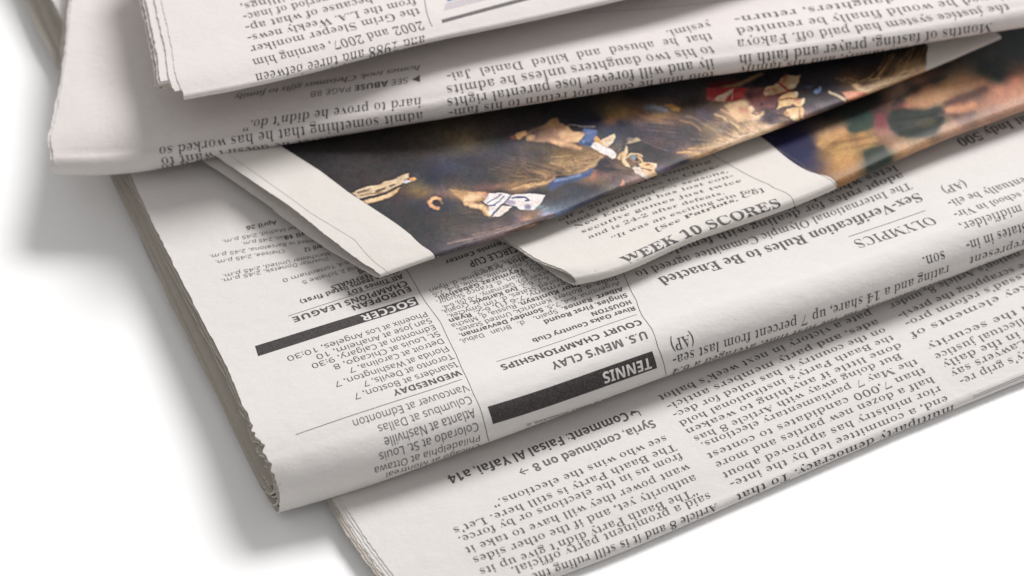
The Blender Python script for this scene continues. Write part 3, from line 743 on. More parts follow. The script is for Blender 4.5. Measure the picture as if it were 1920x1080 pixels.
cv.line(zd, [(1020, 532), (1100, 512), (1190, 480), (1265, 448)], 26, (100, 72, 72), 4, 0.8); cv.line(zd, [(1040, 575), (1120, 568), (1200, 540)], 24, (212, 150, 122), 3.5, 0.8); cv.line(zd, [(985, 604), (1090, 614), (1200, 594)], 16, (110, 88, 88), 4, 0.75)
cv.poly(zd, [(520, 830), (640, 790), (672, 850), (700, 890), (600, 940), (540, 960)], (52, 64, 60), 3.5, 0.9)
cv.poly(zd, [(225, 785), (295, 735), (395, 692), (425, 712), (350, 760), (270, 815)], (204, 160, 114), 2.5, 0.7); cv.poly(zd, [(300, 830), (430, 775), (590, 740), (600, 765), (450, 805), (330, 850)], (192, 148, 98), 2.5, 0.6)
cv.poly(zd, [(430, 695), (560, 612), (600, 622), (580, 680), (470, 720)], (50, 74, 70), 3, 0.8); cv.blob(zd, 620, 642, 36, 46, (130, 64, 78), 4, 0, 0.8)
cv.develop(0.30, 0.02, 1, 70, 0.5, 0.10); cv.a = cv.a*np.array([0.95, 0.965, 0.87])+3; cv.speckle(4.5, 3)
pc = [scores.inv(1395, 238), scores.inv(1569, 351)]
ue = scores.u[-1]-0.15; u_l = scores.inv(1569, 349)[0]
n_scores = newspaper('folded sheet with a scores headline and a picture of a man holding a camera', (6, 3, 1.5))
pg = finish_page(scores, 'cover_page', PAPER_WARM, n_scores, thick=0.014, ragged=0.006, seed=31)
u_far = scores.inv(1437, 264); 
def scol(v): return np.interp(v, [-7, u_far[1], pc[1][1], 0.6], [u_far[0]+(u_far[0]-u_l)*0.35, u_far[0], u_l, u_l])
def ruled_patch(sheet, canvas, left, right, v0, v1, n, m, off=0.0022):
    s = np.linspace(0, 1, n+1)[:, None]; v = np.linspace(v0, v1, m+1)[None, :]
    U = left(v)*(1-s)+right(v)*s; V = np.repeat(v, n+1, 0)
    X = sheet.at(U, V, off); C = canvas.sample(project(X)); i = np.arange((n+1)*(m+1)).reshape(n+1, m+1)
    F = np.stack([i[:-1, :-1], i[:-1, 1:], i[1:, 1:], i[1:, :-1]], -1).reshape(-1, 4)
    return X.reshape(-1, 3), F, C.reshape(-1, 3)
v_, f_, c_ = ruled_patch(scores, cv, scol, lambda v: v*0+ue, -3.8, 0.5, 420, 300)
o = mesh_object('printed_photo', [(v_, f_, 0)], [PHOTO], pg, colors=c_); o['label'] = 'blurred colour picture of a man holding a camera'
mesh_object('inner_page', [(*scores.paper(depth=0.022, thick=0.016, left=-0.025, ragged=0.006, seed=33, urange=(0, 6), vrange=(-5, 2.4), step=2), 0)], [PAPER_WARM], n_scores)

# ------------------------------------------------------------------ newspaper with the picture of a crowd
def ccol(limb, far, zc_, gap, r=0.055): return fold_column(limb, far, zc_+r, zc_-r, [(0.6, zc_-r-.12*gap), (1.6, zc_-r-.27*gap), (3.0, zc_-r-.27*gap-.06), (5.0, zc_-r-.27*gap-.22)], rh=0.06)
crowd = Sheet([
    ccol((712, 521), [(330, 225, 1.66), (413, 297, 1.74), (483, 345, 1.86), (560, 399, 1.96), (635, 459, 2.0), (680, 493, 1.99)], 1.93, 1.0),
    ccol((813, 485), [(430, 205, 1.70), (540, 282, 1.82), (650, 360, 1.98), (735, 421, 2.06), (785, 461, 2.07)], 2.00, 0.85),
    ccol((1000, 424), [(620, 160, 1.62), (720, 230, 1.77), (850, 315, 1.97), (930, 368, 2.05), (972, 400, 2.06)], 2.00, 0.6),
    ccol((1135, 368), [(770, 120, 1.69), (870, 190, 1.82), (990, 265, 2.00), (1070, 318, 2.08), (1108, 345, 2.09)], 2.03, 0.5),
    ccol((1339, 286), [(980, 50, 1.77), (1080, 117, 1.87), (1200, 190, 2.03), (1278, 240, 2.11), (1313, 265, 2.12)], 2.06, 0.45),
    ccol((1593, 191), [(1240, -35, 1.79), (1340, 30, 1.89), (1458, 100, 2.06), (1535, 148, 2.14), (1569, 172, 2.15)], 2.09, 0.45),
    ccol((1737, 134), [(1390, -90, 1.81), (1490, -25, 1.91), (1606, 45, 2.08), (1680, 92, 2.16), (1714, 115, 2.17)], 2.11, 0.45),
    ccol((1876, 74), [(1530, -150, 1.81), (1630, -85, 1.91), (1746, -15, 2.10), (1820, 33, 2.19), (1853, 56, 2.20)], 2.14, 0.45),
], seed=33, wave=0.012, roll=0.4, vlim=-5.5)
K = (58, 55, 58)
cc = Canvas(500, 20, 1960, 540, K)
p1 = Z(640, 300, 9.0); p2 = Z(800, 330, 7.7125); p3 = Z(860, 220, 6.354); p4 = Z(1060, 210, 7.715); p5 = Z(1180, 160, 6.75); p6 = Z(1320, 130, 8.309); p7 = Z(1500, 70, 7.2)
pts = []
def tone(z, rows):
    for x, y, r, g, b in rows: q = z(x, y); pts.append((q[0], q[1], r, g, b))
tone(p1, [(100, 100, 58, 55, 57), (700, 100, 60, 57, 58), (1300, 100, 58, 56, 60), (1750, 100, 64, 70, 90), (1500, 350, 50, 56, 72), (1250, 455, 122, 108, 76), (1350, 570, 124, 106, 70), (1080, 540, 96, 80, 66), (1600, 490, 96, 84, 84), (1750, 560, 116, 94, 86), (700, 800, 58, 60, 66), (1100, 850, 58, 56, 56), (1500, 1000, 62, 62, 62), (1250, 720, 58, 62, 74), (1000, 640, 76, 64, 66), (300, 900, 58, 56, 56), (1100, 200, 56, 56, 62), (1450, 700, 70, 64, 72)])
tone(p2, [(300, 70, 72, 68, 72), (700, 90, 70, 70, 78), (1000, 100, 100, 86, 78), (1300, 60, 126, 106, 76), (1600, 60, 140, 118, 84), (250, 210, 110, 96, 92), (420, 250, 130, 108, 82), (300, 350, 72, 70, 80), (350, 480, 66, 68, 74), (500, 560, 74, 70, 68), (680, 500, 92, 80, 70), (300, 640, 76, 72, 64), (100, 800, 56, 58, 62), (600, 760, 98, 88, 82), (800, 650, 74, 70, 72), (1000, 700, 104, 92, 90), (1200, 560, 80, 76, 80), (1350, 650, 140, 114, 110), (1100, 800, 128, 112, 112), (800, 900, 120, 108, 112), (500, 930, 92, 86, 92), (1620, 560, 140, 122, 120), (1780, 420, 90, 100, 112), (1500, 660, 196, 154, 110), (1620, 640, 60, 56, 66), (1250, 740, 90, 74, 72), (1700, 560, 140, 150, 176)])  # paler mauve tones at the bottom keep part of the fold's sheen as colour
tone(p3, [(100, 290, 128, 116, 88), (300, 300, 84, 80, 76), (100, 500, 64, 66, 76), (200, 700, 68, 70, 76), (400, 420, 74, 74, 84), (400, 600, 74, 70, 72), (450, 800, 116, 94, 84), (250, 820, 104, 84, 80), (600, 450, 80, 78, 86), (650, 600, 96, 86, 82), (750, 700, 128, 106, 80), (650, 800, 152, 122, 84), (850, 550, 114, 100, 84), (900, 640, 134, 112, 84), (900, 420, 82, 78, 82), (1000, 545, 100, 86, 74), (1060, 640, 154, 128, 92), (1100, 440, 112, 96, 74), (1170, 540, 154, 128, 92), (1250, 430, 130, 110, 76), (1240, 610, 112, 92, 72), (1310, 560, 172, 142, 98), (1400, 480, 152, 126, 86), (1400, 610, 194, 162, 116), (1550, 480, 178, 150, 106), (1600, 545, 192, 162, 116), (1500, 390, 140, 116, 84), (1680, 450, 150, 124, 90), (1200, 690, 64, 54, 52), (850, 370, 98, 88, 80), (700, 320, 84, 80, 88), (500, 250, 70, 66, 70), (900, 880, 62, 62, 70), (1250, 900, 70, 72, 78), (1600, 850, 66, 64, 70), (1100, 960, 72, 72, 78), (1400, 820, 60, 64, 76), (900, 740, 132, 108, 80), (1050, 720, 150, 122, 88), (800, 820, 170, 136, 92), (500, 900, 62, 58, 62), (1650, 700, 140, 98, 90), (1700, 620, 62, 56, 62)])
tone(p4, [(500, 720, 66, 60, 70), (700, 700, 96, 82, 76), (800, 770, 122, 102, 80), (600, 900, 118, 96, 92), (450, 920, 132, 102, 84), (380, 960, 150, 110, 82), (700, 950, 104, 92, 90), (900, 880, 130, 112, 102), (1000, 970, 160, 138, 130), (1100, 1030, 168, 148, 138), (560, 800, 62, 58, 66), (1000, 250, 70, 68, 78), (1300, 300, 74, 68, 76), (1400, 560, 62, 60, 66), (1200, 500, 60, 60, 64), (1300, 100, 166, 132, 94), (1150, 80, 112, 90, 80), (1200, 180, 92, 78, 82), (850, 25, 156, 122, 76), (660, 40, 144, 116, 78), (650, 110, 150, 110, 82), (500, 100, 56, 54, 60), (800, 150, 66, 62, 70), (600, 290, 60, 72, 92), (800, 380, 78, 80, 88), (150, 240, 60, 56, 64), (1450, 850, 110, 110, 130), (1050, 330, 70, 68, 80), (1350, 450, 104, 84, 88)])
tone(p5, [(100, 480, 98, 84, 88), (300, 540, 72, 72, 82), (600, 560, 70, 68, 76), (300, 720, 94, 80, 84), (600, 700, 80, 74, 80), (500, 800, 74, 72, 80), (850, 650, 86, 78, 80), (800, 420, 98, 84, 80), (900, 300, 84, 78, 86), (1050, 300, 96, 86, 84), (1000, 430, 90, 80, 84), (1000, 520, 134, 118, 92), (1100, 560, 142, 128, 104), (1000, 640, 122, 104, 86), (1050, 720, 154, 132, 102), (1150, 680, 194, 166, 128), (1200, 600, 140, 124, 104), (1250, 500, 108, 96, 88), (1150, 420, 132, 114, 92), (1300, 680, 228, 200, 160), (1250, 760, 242, 216, 178), (1100, 780, 198, 170, 130), (950, 810, 178, 148, 108), (1400, 600, 228, 200, 154), (1450, 690, 250, 226, 190), (1500, 560, 200, 174, 136), (1600, 600, 234, 206, 164), (1360, 410, 208, 176, 130), (1450, 480, 168, 146, 114), (1300, 330, 192, 164, 122), (1350, 250, 216, 184, 138), (1600, 480, 204, 180, 142), (1700, 560, 240, 210, 166), (1000, 885, 216, 180, 130), (800, 855, 190, 154, 108), (300, 920, 66, 66, 70), (700, 970, 68, 70, 76), (500, 1010, 92, 86, 92), (1200, 250, 140, 120, 92), (100, 150, 62, 56, 58), (400, 110, 72, 68, 72), (700, 120, 78, 74, 74), (800, 200, 58, 52, 50), (1000, 230, 110, 96, 80), (700, 300, 96, 80, 66), (560, 520, 96, 80, 80), (850, 730, 92, 82, 84), (650, 860, 120, 98, 92), (1250, 850, 150, 126, 96)])
tone(p6, [(1000, 680, 76, 66, 78), (1100, 740, 78, 68, 80), (1000, 800, 84, 72, 78), (1200, 800, 130, 108, 90), (1100, 880, 212, 180, 142), (1250, 890, 172, 142, 116), (1350, 870, 120, 100, 104), (1620, 690, 146, 124, 116), (1720, 600, 92, 84, 94), (1650, 500, 70, 68, 74), (1550, 330, 64, 60, 64), (1700, 760, 130, 116, 90), (600, 1000, 244, 216, 176), (850, 900, 228, 196, 148), (950, 900, 234, 204, 164), (1700, 100, 50, 48, 54), (800, 200, 40, 38, 44), (1050, 150, 42, 42, 50), (1200, 690, 110, 90, 84), (950, 600, 90, 64, 66)])
tone(p7, [(1000, 300, 42, 38, 42), (500, 400, 44, 42, 48), (1400, 250, 60, 50, 40), (1650, 250, 84, 66, 40), (300, 800, 66, 62, 68), (250, 900, 100, 92, 100), (500, 900, 92, 84, 90), (900, 610, 96, 80, 66), (1150, 500, 88, 70, 52), (500, 680, 74, 70, 76), (1300, 560, 224, 194, 148), (1550, 460, 212, 180, 132), (1100, 650, 214, 182, 138), (900, 710, 212, 178, 132), (1700, 410, 190, 170, 140), (1400, 400, 150, 124, 84), (700, 560, 120, 96, 68), (1450, 560, 186, 146, 86), (800, 820, 150, 110, 70), (1250, 660, 180, 140, 86)])
one = Z(0, 0, 1.0); cc.blend(one, pts, 3.0, 1.6)
# --- raised hand and dark sleeve
cc.poly(p1, [(180, 560), (260, 510), (430, 450), (640, 400), (700, 370), (900, 310), (1060, 235), (1130, 225), (1120, 290), (1000, 400), (860, 500), (560, 590), (300, 660)], (206, 186, 150), 1.2)
for a, w, c in [([(270, 545), (420, 520), (500, 490)], 26, (120, 108, 86)), ([(330, 600), (520, 560), (700, 530)], 20, (134, 116, 84)), ([(600, 520), (660, 495), (720, 470)], 40, (96, 86, 70)), ([(820, 430), (880, 405)], 34, (92, 84, 70)), ([(560, 560), (780, 520), (980, 420)], 16, (150, 130, 96)), ([(300, 670), (520, 620), (780, 540), (1000, 420)], 30, (52, 56, 58)), ([(240, 530), (400, 470), (620, 430)], 24, (226, 202, 160)), ([(480, 500), (640, 460), (900, 370)], 26, (230, 204, 160)), ([(320, 575), (430, 560)], 26, (228, 198, 150))]: cc.line(p1, a, w, c, 1.2, 0.85)
cc.poly(p1, [(350, 690), (560, 630), (780, 560), (980, 460), (930, 560), (800, 640), (600, 690), (420, 735)], (216, 180, 126), 1.3); cc.line(p1, [(420, 690), (640, 640), (820, 570)], 36, (236, 208, 164), 2)
cc.blob(p1, 1190, 318, 66, 30, (224, 160, 100), 1.2); cc.blob(p1, 1090, 358, 70, 26, (206, 206, 214), 1.2, -0.1)
cc.line(p1, [(1660, 660), (1600, 640), (1520, 650), (1470, 710), (1500, 770), (1560, 800), (1630, 815)], 64, (206, 154, 112), 1.4); cc.line(p1, [(1480, 700), (1520, 660), (1600, 645)], 26, (228, 186, 130), 1.4); cc.blob(p1, 1600, 725, 60, 50, (70, 58, 58), 2); cc.line(p1, [(1660, 680), (1690, 730)], 26, (150, 118, 86), 2)
# --- first face
cc.poly(p2, [(330, 185), (600, 215), (890, 228), (930, 250), (840, 340), (780, 380), (890, 430), (905, 500), (940, 575), (830, 572), (790, 500), (730, 462), (560, 425), (520, 352), (440, 300)], (184, 148, 102), 2.4)
cc.blob(p2, 660, 310, 130, 56, (240, 208, 160), 4, -0.3); cc.blob(p2, 600, 400, 60, 24, (236, 196, 142), 2, 0.2); cc.blob(p2, 740, 395, 60, 30, (150, 114, 80), 3, 0.3); cc.line(p2, [(640, 430), (780, 440), (860, 500), (900, 560)], 60, (234, 200, 148), 2.5); cc.line(p2, [(750, 245), (850, 250)], 40, (222, 170, 130), 2); cc.blob(p2, 830, 290, 30, 26, (226, 176, 160), 2)
W = (232, 228, 225)
cc.poly(p2, [(915, 240), (1090, 242), (1222, 265), (1140, 390), (1070, 410), (930, 578), (895, 540), (890, 440), (805, 375), (850, 320)], W, 1.0)
cc.poly(p2, [(1215, 268), (1400, 262), (1560, 246), (1716, 270), (1640, 420), (1540, 492), (1440, 490), (1340, 486), (1250, 432), (1130, 392)], W, 1.0)
cc.poly(p2, [(1080, 415), (1240, 432), (1150, 520), (1050, 575), (938, 592)], (230, 222, 210), 1.0)
N = (70, 74, 116)
for q, w in [([(1080, 262), (980, 330), (870, 390)], 12), ([(1120, 290), (1040, 370), (960, 420)], 12), ([(1215, 275), (1160, 360), (1090, 410), (1020, 480), (935, 575)], 22), ([(770, 370), (850, 415), (900, 430), (980, 420)], 16), ([(1235, 310), (1330, 300), (1430, 310), (1480, 350), (1430, 358)], 22)]: cc.line(p2, q, w, N, 0.9, 0.9)
cc.blob(p2, 1210, 380, 70, 34, (168, 164, 190), 2.2, 0.2); cc.blob(p2, 1460, 450, 50, 40, (150, 150, 182), 2.2); cc.blob(p2, 1330, 308, 80, 12, (92, 96, 136), 1.2); cc.poly(p2, [(1240, 430), (1300, 440), (1340, 486), (1270, 480)], (70, 84, 92), 1.5)
cc.blob(p2, 1630, 450, 60, 16, (120, 160, 172), 1.6, -0.3); cc.blob(p2, 1720, 465, 40, 10, (130, 164, 184), 1.6, -0.3)
cc.hair(p2, [(0, 480), (300, 560), (700, 560), (930, 600)], [(0, 850), (300, 800), (700, 700), (1000, 640)], 26, [(92, 86, 84), (62, 70, 84), (80, 72, 64), (54, 54, 58)], alpha=0.45, seed=2)
cc.hair(p2, [(300, 900), (800, 800), (1300, 690), (1850, 520)], [(300, 1000), (800, 900), (1300, 760), (1850, 600)], 50, [(150, 132, 130), (92, 84, 94), (182, 156, 130), (58, 54, 60), (150, 116, 100)], wd=(10, 20), alpha=0.5, seed=9)
# --- long brown hair
cc.hair(p3, [(1200, 330), (1500, 370), (1700, 450)], [(640, 850), (1100, 740), (1600, 580)], 26, [(120, 98, 70), (186, 156, 110), (150, 124, 86)], wd=(8, 18), alpha=0.45, seed=4)
cc.hair(p3, [(500, 420), (850, 460), (1150, 600)], [(300, 700), (560, 790), (900, 760)], 36, [(70, 66, 70), (110, 94, 78), (86, 76, 76), (134, 110, 84)], wd=(8, 18), alpha=0.45, seed=5)
for q, w, c in [([(640, 560), (780, 620), (880, 700), (1000, 730)], 26, (98, 82, 72)), ([(820, 540), (1000, 600), (1150, 640), (1220, 700)], 22, (84, 70, 62)), ([(980, 520), (1150, 580), (1260, 660)], 14, (96, 78, 62)), ([(1100, 540), (1220, 560), (1330, 640), (1300, 690)], 24, (192, 162, 118)), ([(1320, 520), (1400, 560), (1430, 640)], 24, (198, 168, 122)), ([(1700, 460), (1600, 560), (1440, 640)], 22, (198, 168, 124)), ([(640, 850), (850, 800), (1050, 780), (1140, 720)], 22, (218, 180, 122)), ([(700, 790), (900, 765), (1080, 745)], 10, (112, 90, 70)), ([(1160, 640), (1240, 690), (1180, 710)], 26, (58, 50, 52)), ([(1350, 470), (1390, 560), (1390, 620)], 12, (104, 84, 62)), ([(900, 650), (1040, 690), (1150, 690)], 18, (170, 140, 100)), ([(700, 650), (800, 720), (900, 740)], 14, (150, 122, 88))]: cc.line(p3, q, w, c, 1.8, 0.7)
# --- bare neck and shoulder, orange blobs
cc.poly(p3, [(800, 180), (1000, 90), (1110, 20), (1165, 0), (1190, 60), (1300, 100), (1350, 172), (1492, 180), (1412, 292), (1300, 292), (1452, 362), (1430, 388), (1250, 350), (1050, 292), (900, 290), (800, 240)], (180, 144, 112), 2.4)
cc.blob(p3, 910, 190, 110, 60, (132, 108, 98), 5, -0.4); cc.blob(p3, 1060, 190, 80, 60, (166, 134, 110), 5); cc.blob(p3, 1300, 220, 110, 70, (232, 192, 142), 4, 0.4); cc.blob(p3, 1200, 300, 110, 26, (222, 184, 134), 3, 0.2); cc.blob(p3, 1420, 200, 60, 22, (234, 192, 144), 2); cc.blob(p3, 1125, 60, 40, 50, (196, 156, 96), 3); cc.line(p3, [(1280, 300), (1380, 340), (1445, 372)], 30, (200, 164, 114), 2)
cc.poly(p3, [(668, 212), (700, 182), (792, 155), (808, 205), (722, 262), (690, 250)], (222, 174, 116), 1.6); cc.blob(p3, 852, 240, 52, 28, (206, 172, 122), 2.2, -0.4); cc.blob(p3, 650, 240, 30, 22, (150, 90, 80), 2.5)
cc.poly(p3, [(1040, 800), (1130, 742), (1300, 702), (1450, 662), (1602, 610), (1562, 700), (1400, 760), (1250, 800), (1100, 870)], (68, 88, 130), 3); cc.line(p3, [(1140, 752), (1300, 730), (1440, 682)], 34, (116, 142, 184), 2.5, 0.9); cc.line(p3, [(1480, 660), (1590, 620)], 24, (84, 106, 150), 2)
# --- waving arm with wristband
cc.line(p4, [(40, 182), (140, 180), (260, 212), (420, 212)], 20, (158, 150, 148), 1.6, 0.8)
cc.poly(p4, [(0, 200), (60, 230), (110, 295), (272, 308), (182, 432), (0, 430)], (226, 186, 138), 1.6)
cc.poly(p4, [(262, 228), (455, 262), (440, 340), (402, 440), (362, 492), (186, 452), (205, 408), (275, 318), (240, 275)], (86, 112, 164), 1.3); cc.poly(p4, [(190, 420), (300, 430), (380, 440), (362, 490), (188, 452)], (58, 86, 130), 2.5); cc.blob(p4, 330, 290, 50, 30, (112, 128, 182), 3); cc.blob(p4, 245, 425, 24, 18, (92, 134, 176), 2)
cc.poly(p4, [(408, 372), (440, 343), (482, 382), (560, 492), (500, 472), (418, 430)], (220, 168, 102), 1.1)
cc.poly(p4, [(494, 420), (600, 360), (700, 314), (718, 350), (690, 432), (612, 502), (560, 492)], (228, 208, 172), 1.0); cc.line(p4, [(520, 430), (640, 400), (700, 330)], 22, (210, 182, 136), 1.5, 0.6)
cc.poly(p4, [(428, 430), (560, 490), (640, 520), (732, 600), (720, 662), (682, 672), (560, 612), (358, 496), (402, 440)], (238, 230, 223), 1.0); cc.line(p4, [(650, 640), (700, 600), (725, 610)], 10, (200, 190, 180), 1)
cc.poly(p4, [(720, 470), (860, 450), (900, 370), (940, 358), (1040, 368), (1092, 410), (1000, 442), (880, 468)], (96, 98, 106), 1.8); cc.poly(p4, [(900, 440), (930, 380), (1040, 370), (1090, 410), (1000, 440), (890, 462)], (196, 180, 142), 1.4); cc.blob(p4, 940, 395, 46, 20, (132, 130, 130), 2)
# --- second face
cc.poly(p4, [(410, 822), (560, 660), (650, 770), (810, 842), (620, 862)], (58, 54, 62), 2)
cc.poly(p4, [(735, 662), (760, 610), (826, 568), (835, 600), (802, 682), (770, 690)], (212, 180, 130), 1.2)
cc.poly(p4, [(905, 592), (962, 580), (1102, 610), (1112, 650), (1132, 710), (1060, 742), (1000, 782), (915, 752), (880, 680)], (146, 122, 96), 1.6)
cc.poly(p4, [(872, 478), (897, 500), (905, 570), (872, 680), (932, 792), (862, 780), (812, 690), (832, 590)], (236, 206, 160), 1.0)
cc.line(p4, [(880, 665), (950, 602), (1050, 600), (1112, 632)], 22, (228, 202, 160), 1.2); cc.blob(p4, 985, 652, 40, 36, (132, 152, 160), 1.6); cc.blob(p4, 1030, 682, 22, 20, (66, 58, 62), 1.3); cc.line(p4, [(1060, 640), (1110, 690), (1120, 712)], 26, (222, 188, 138), 1.4); cc.line(p4, [(920, 690), (960, 740), (1040, 740)], 20, (110, 90, 72), 1.5, 0.8); cc.line(p4, [(760, 570), (790, 520)], 10, (120, 140, 160), 1.2, 0.8)
cc.poly(p4, [(1060, 742), (1130, 715), (1212, 730), (1326, 745), (1282, 842), (1334, 920), (1292, 990), (1232, 1002), (1130, 880), (1088, 800)], (236, 200, 146), 1.0)
cc.blob(p4, 1190, 757, 34, 11, (166, 92, 70), 1.2); cc.blob(p4, 1222, 845, 26, 13, (172, 112, 82), 1.3); cc.line(p4, [(1110, 808), (1160, 820), (1205, 830)], 12, (104, 78, 60), 1.1); cc.blob(p4, 1290, 780, 24, 30, (232, 214, 190), 1.5); cc.blob(p4, 1250, 920, 50, 40, (244, 208, 154), 2)
cc.poly(p4, [(958, 802), (1000, 780), (1082, 800), (1140, 880), (1252, 970), (1222, 1006), (1100, 930), (1000, 870)], (230, 220, 202), 1.2)
cc.poly(p4, [(790, 1060), (820, 970), (862, 1000), (850, 1060)], (218, 158, 128), 1.4)
cc.hair(p4, [(600, 700), (760, 720), (900, 800)], [(460, 900), (700, 930), (1000, 980)], 20, [(140, 112, 92), (78, 66, 70), (112, 92, 84)], wd=(8, 16), alpha=0.45, seed=8)
# --- blond hair sweeping to the fold, face in profile
cc.hair(p5, [(150, 420), (600, 430), (900, 520)], [(150, 720), (500, 800), (850, 760)], 40, [(62, 60, 70), (98, 84, 84), (82, 76, 82), (112, 92, 84)], wd=(10, 20), alpha=0.4, seed=10)
cc.hair(p5, [(1050, 350), (1280, 450), (1420, 580), (1700, 560)], [(620, 860), (900, 840), (1150, 790), (1380, 740)], 60, [(230, 204, 158), (170, 146, 110), (120, 102, 82), (206, 176, 128)], wd=(6, 13), alpha=0.4, seed=11)
for q, w, c in [([(1080, 360), (1180, 400), (1280, 470), (1380, 530), (1430, 580)], 30, (224, 192, 138)), ([(1160, 310), (1280, 370), (1380, 440)], 24, (212, 180, 132)), ([(640, 440), (780, 470), (870, 530), (900, 565)], 22, (172, 138, 96)), ([(720, 380), (880, 440), (1050, 540), (1100, 560)], 15, (152, 130, 100)), ([(920, 480), (1080, 560), (1110, 600)], 13, (174, 148, 110)), ([(1240, 430), (1350, 560), (1400, 620)], 18, (104, 90, 78)), ([(1400, 470), (1500, 545)], 18, (130, 110, 90)), ([(610, 850), (760, 850), (900, 870), (1010, 885)], 24, (216, 178, 122)), ([(760, 800), (950, 790), (1100, 785)], 16, (208, 174, 124)), ([(900, 830), (1050, 825), (1180, 800)], 8, (120, 98, 78)), ([(1550, 470), (1640, 560), (1660, 620)], 18, (180, 150, 112)), ([(1120, 640), (1250, 700), (1330, 720)], 12, (150, 128, 98)), ([(1180, 580), (1290, 660)], 14, (112, 98, 84)), ([(1480, 500), (1560, 600), (1580, 650)], 16, (240, 214, 172))]: cc.line(p5, q, w, c, 1.8, 0.75)
cc.line(p5, [(1392, 600), (1386, 780)], 7, (130, 112, 88), 0.8, 0.7)
cc.poly(p5, [(1200, 255), (1330, 212), (1430, 185), (1490, 230), (1510, 272), (1560, 250), (1582, 300), (1550, 352), (1640, 345), (1702, 318), (1700, 362), (1640, 425), (1560, 432), (1400, 452), (1300, 385)], (226, 192, 144), 2.2)
cc.blob(p5, 1440, 312, 70, 40, (204, 152, 122), 4); cc.blob(p5, 1400, 230, 60, 34, (234, 202, 154), 3); cc.blob(p5, 1535, 292, 34, 34, (240, 208, 160), 2); cc.line(p5, [(1560, 350), (1620, 372), (1680, 345)], 9, (120, 78, 66), 1.1); cc.blob(p5, 1650, 410, 18, 16, (122, 116, 122), 1.3); cc.blob(p5, 1600, 400, 50, 24, (226, 200, 164), 2)
cc.blob(p5, 330, 292, 165, 44, (122, 132, 144), 4, 0.12); cc.blob(p5, 380, 290, 90, 22, (150, 160, 168), 3, 0.2); cc.poly(p5, [(440, 250), (530, 228), (642, 280), (630, 332), (540, 312)], (192, 148, 84), 2); cc.poly(p5, [(60, 340), (200, 390), (330, 368), (404, 410), (400, 462), (260, 450), (150, 400)], (152, 118, 88), 3.5)
cc.line(p5, [(150, 690), (330, 770), (480, 820)], 16, (130, 104, 112), 2.5, 0.6)
# --- striped bandanas, brown face, hands
cc.poly(p6, [(60, 190), (500, 170), (560, 285), (45, 295)], (116, 42, 50), 3)
cc.line(p6, [(280, 290), (480, 250), (680, 160), (900, 70)], 56, (150, 124, 82), 2.5)
cc.poly(p6, [(40, 285), (300, 278), (684, 290), (640, 362), (570, 452), (450, 492), (320, 507), (150, 492), (40, 462)], (186, 62, 64), 1.4); cc.blob(p6, 540, 400, 70, 50, (208, 84, 78), 3)
cc.poly(p6, [(150, 488), (200, 420), (380, 330), (470, 300), (430, 362), (372, 420), (312, 504)], (220, 198, 162), 1.5); cc.line(p6, [(458, 320), (432, 470)], 14, (226, 180, 152), 1.1); cc.line(p6, [(60, 440), (140, 480)], 50, (196, 120, 110), 3, 0.7)
cc.poly(p6, [(680, 300), (900, 278), (930, 392), (1150, 402), (1210, 420), (1100, 560), (1000, 602), (850, 602), (760, 562), (680, 482), (640, 402)], (130, 82, 80), 3); cc.blob(p6, 700, 400, 50, 60, (94, 62, 64), 4); cc.blob(p6, 900, 440, 110, 40, (146, 92, 84), 4); cc.blob(p6, 895, 543, 30, 26, (66, 58, 74), 1.8); cc.blob(p6, 1050, 490, 60, 50, (110, 76, 78), 4)
cc.poly(p6, [(918, 372), (940, 290), (1140, 210), (1200, 130), (1290, 80), (1502, 92), (1452, 232), (1332, 322), (1200, 372), (1080, 402), (950, 402)], (204, 174, 130), 1.4)
cc.line(p6, [(1160, 200), (1230, 262), (1312, 335)], 40, (178, 60, 62), 1.6); cc.line(p6, [(930, 372), (1000, 312)], 20, (190, 90, 84), 1.6); cc.line(p6, [(1280, 90), (1240, 170)], 60, (158, 88, 64), 4, 0.8); cc.line(p6, [(1060, 300), (1120, 340)], 30, (186, 100, 84), 2.5, 0.7); cc.blob(p6, 955, 375, 34, 24, (240, 212, 176), 2); cc.blob(p6, 1380, 250, 60, 40, (226, 202, 162), 3); cc.line(p6, [(1090, 392), (1250, 360), (1330, 325)], 12, (172, 70, 66), 1.2, 0.8)
cc.poly(p6, [(1160, 462), (1200, 400), (1330, 352), (1452, 345), (1472, 380), (1440, 440), (1400, 462), (1562, 448), (1577, 480), (1500, 582), (1440, 582), (1380, 542), (1280, 572), (1118, 622), (1150, 562)], (228, 188, 128), 1.2)
cc.line(p6, [(1120, 382), (1300, 350), (1430, 345)], 12, (184, 78, 70), 1.1); cc.line(p6, [(1170, 470), (1300, 448), (1410, 450)], 16, (140, 94, 64), 1.3); cc.line(p6, [(1390, 490), (1480, 462)], 18, (200, 118, 104), 1.6); cc.line(p6, [(1200, 520), (1320, 500), (1400, 520)], 30, (240, 204, 148), 2); cc.blob(p6, 1450, 375, 20, 24, (238, 226, 208), 1.4); cc.blob(p6, 1535, 490, 24, 36, (240, 224, 200), 1.6, 0.5); cc.line(p6, [(1250, 600), (1400, 575), (1480, 585)], 14, (96, 70, 60), 1.4)
cc.poly(p6, [(1248, 682), (1300, 612), (1430, 590), (1530, 590), (1556, 640), (1540, 772), (1500, 762), (1480, 782), (1400, 802), (1330, 742)], (230, 192, 138), 1.3); cc.blob(p6, 1410, 720, 50, 60, (248, 214, 164), 3); cc.line(p6, [(1482, 600), (1490, 770)], 14, (168, 118, 80), 1.2); cc.blob(p6, 1280, 690, 40, 30, (184, 146, 104), 3)
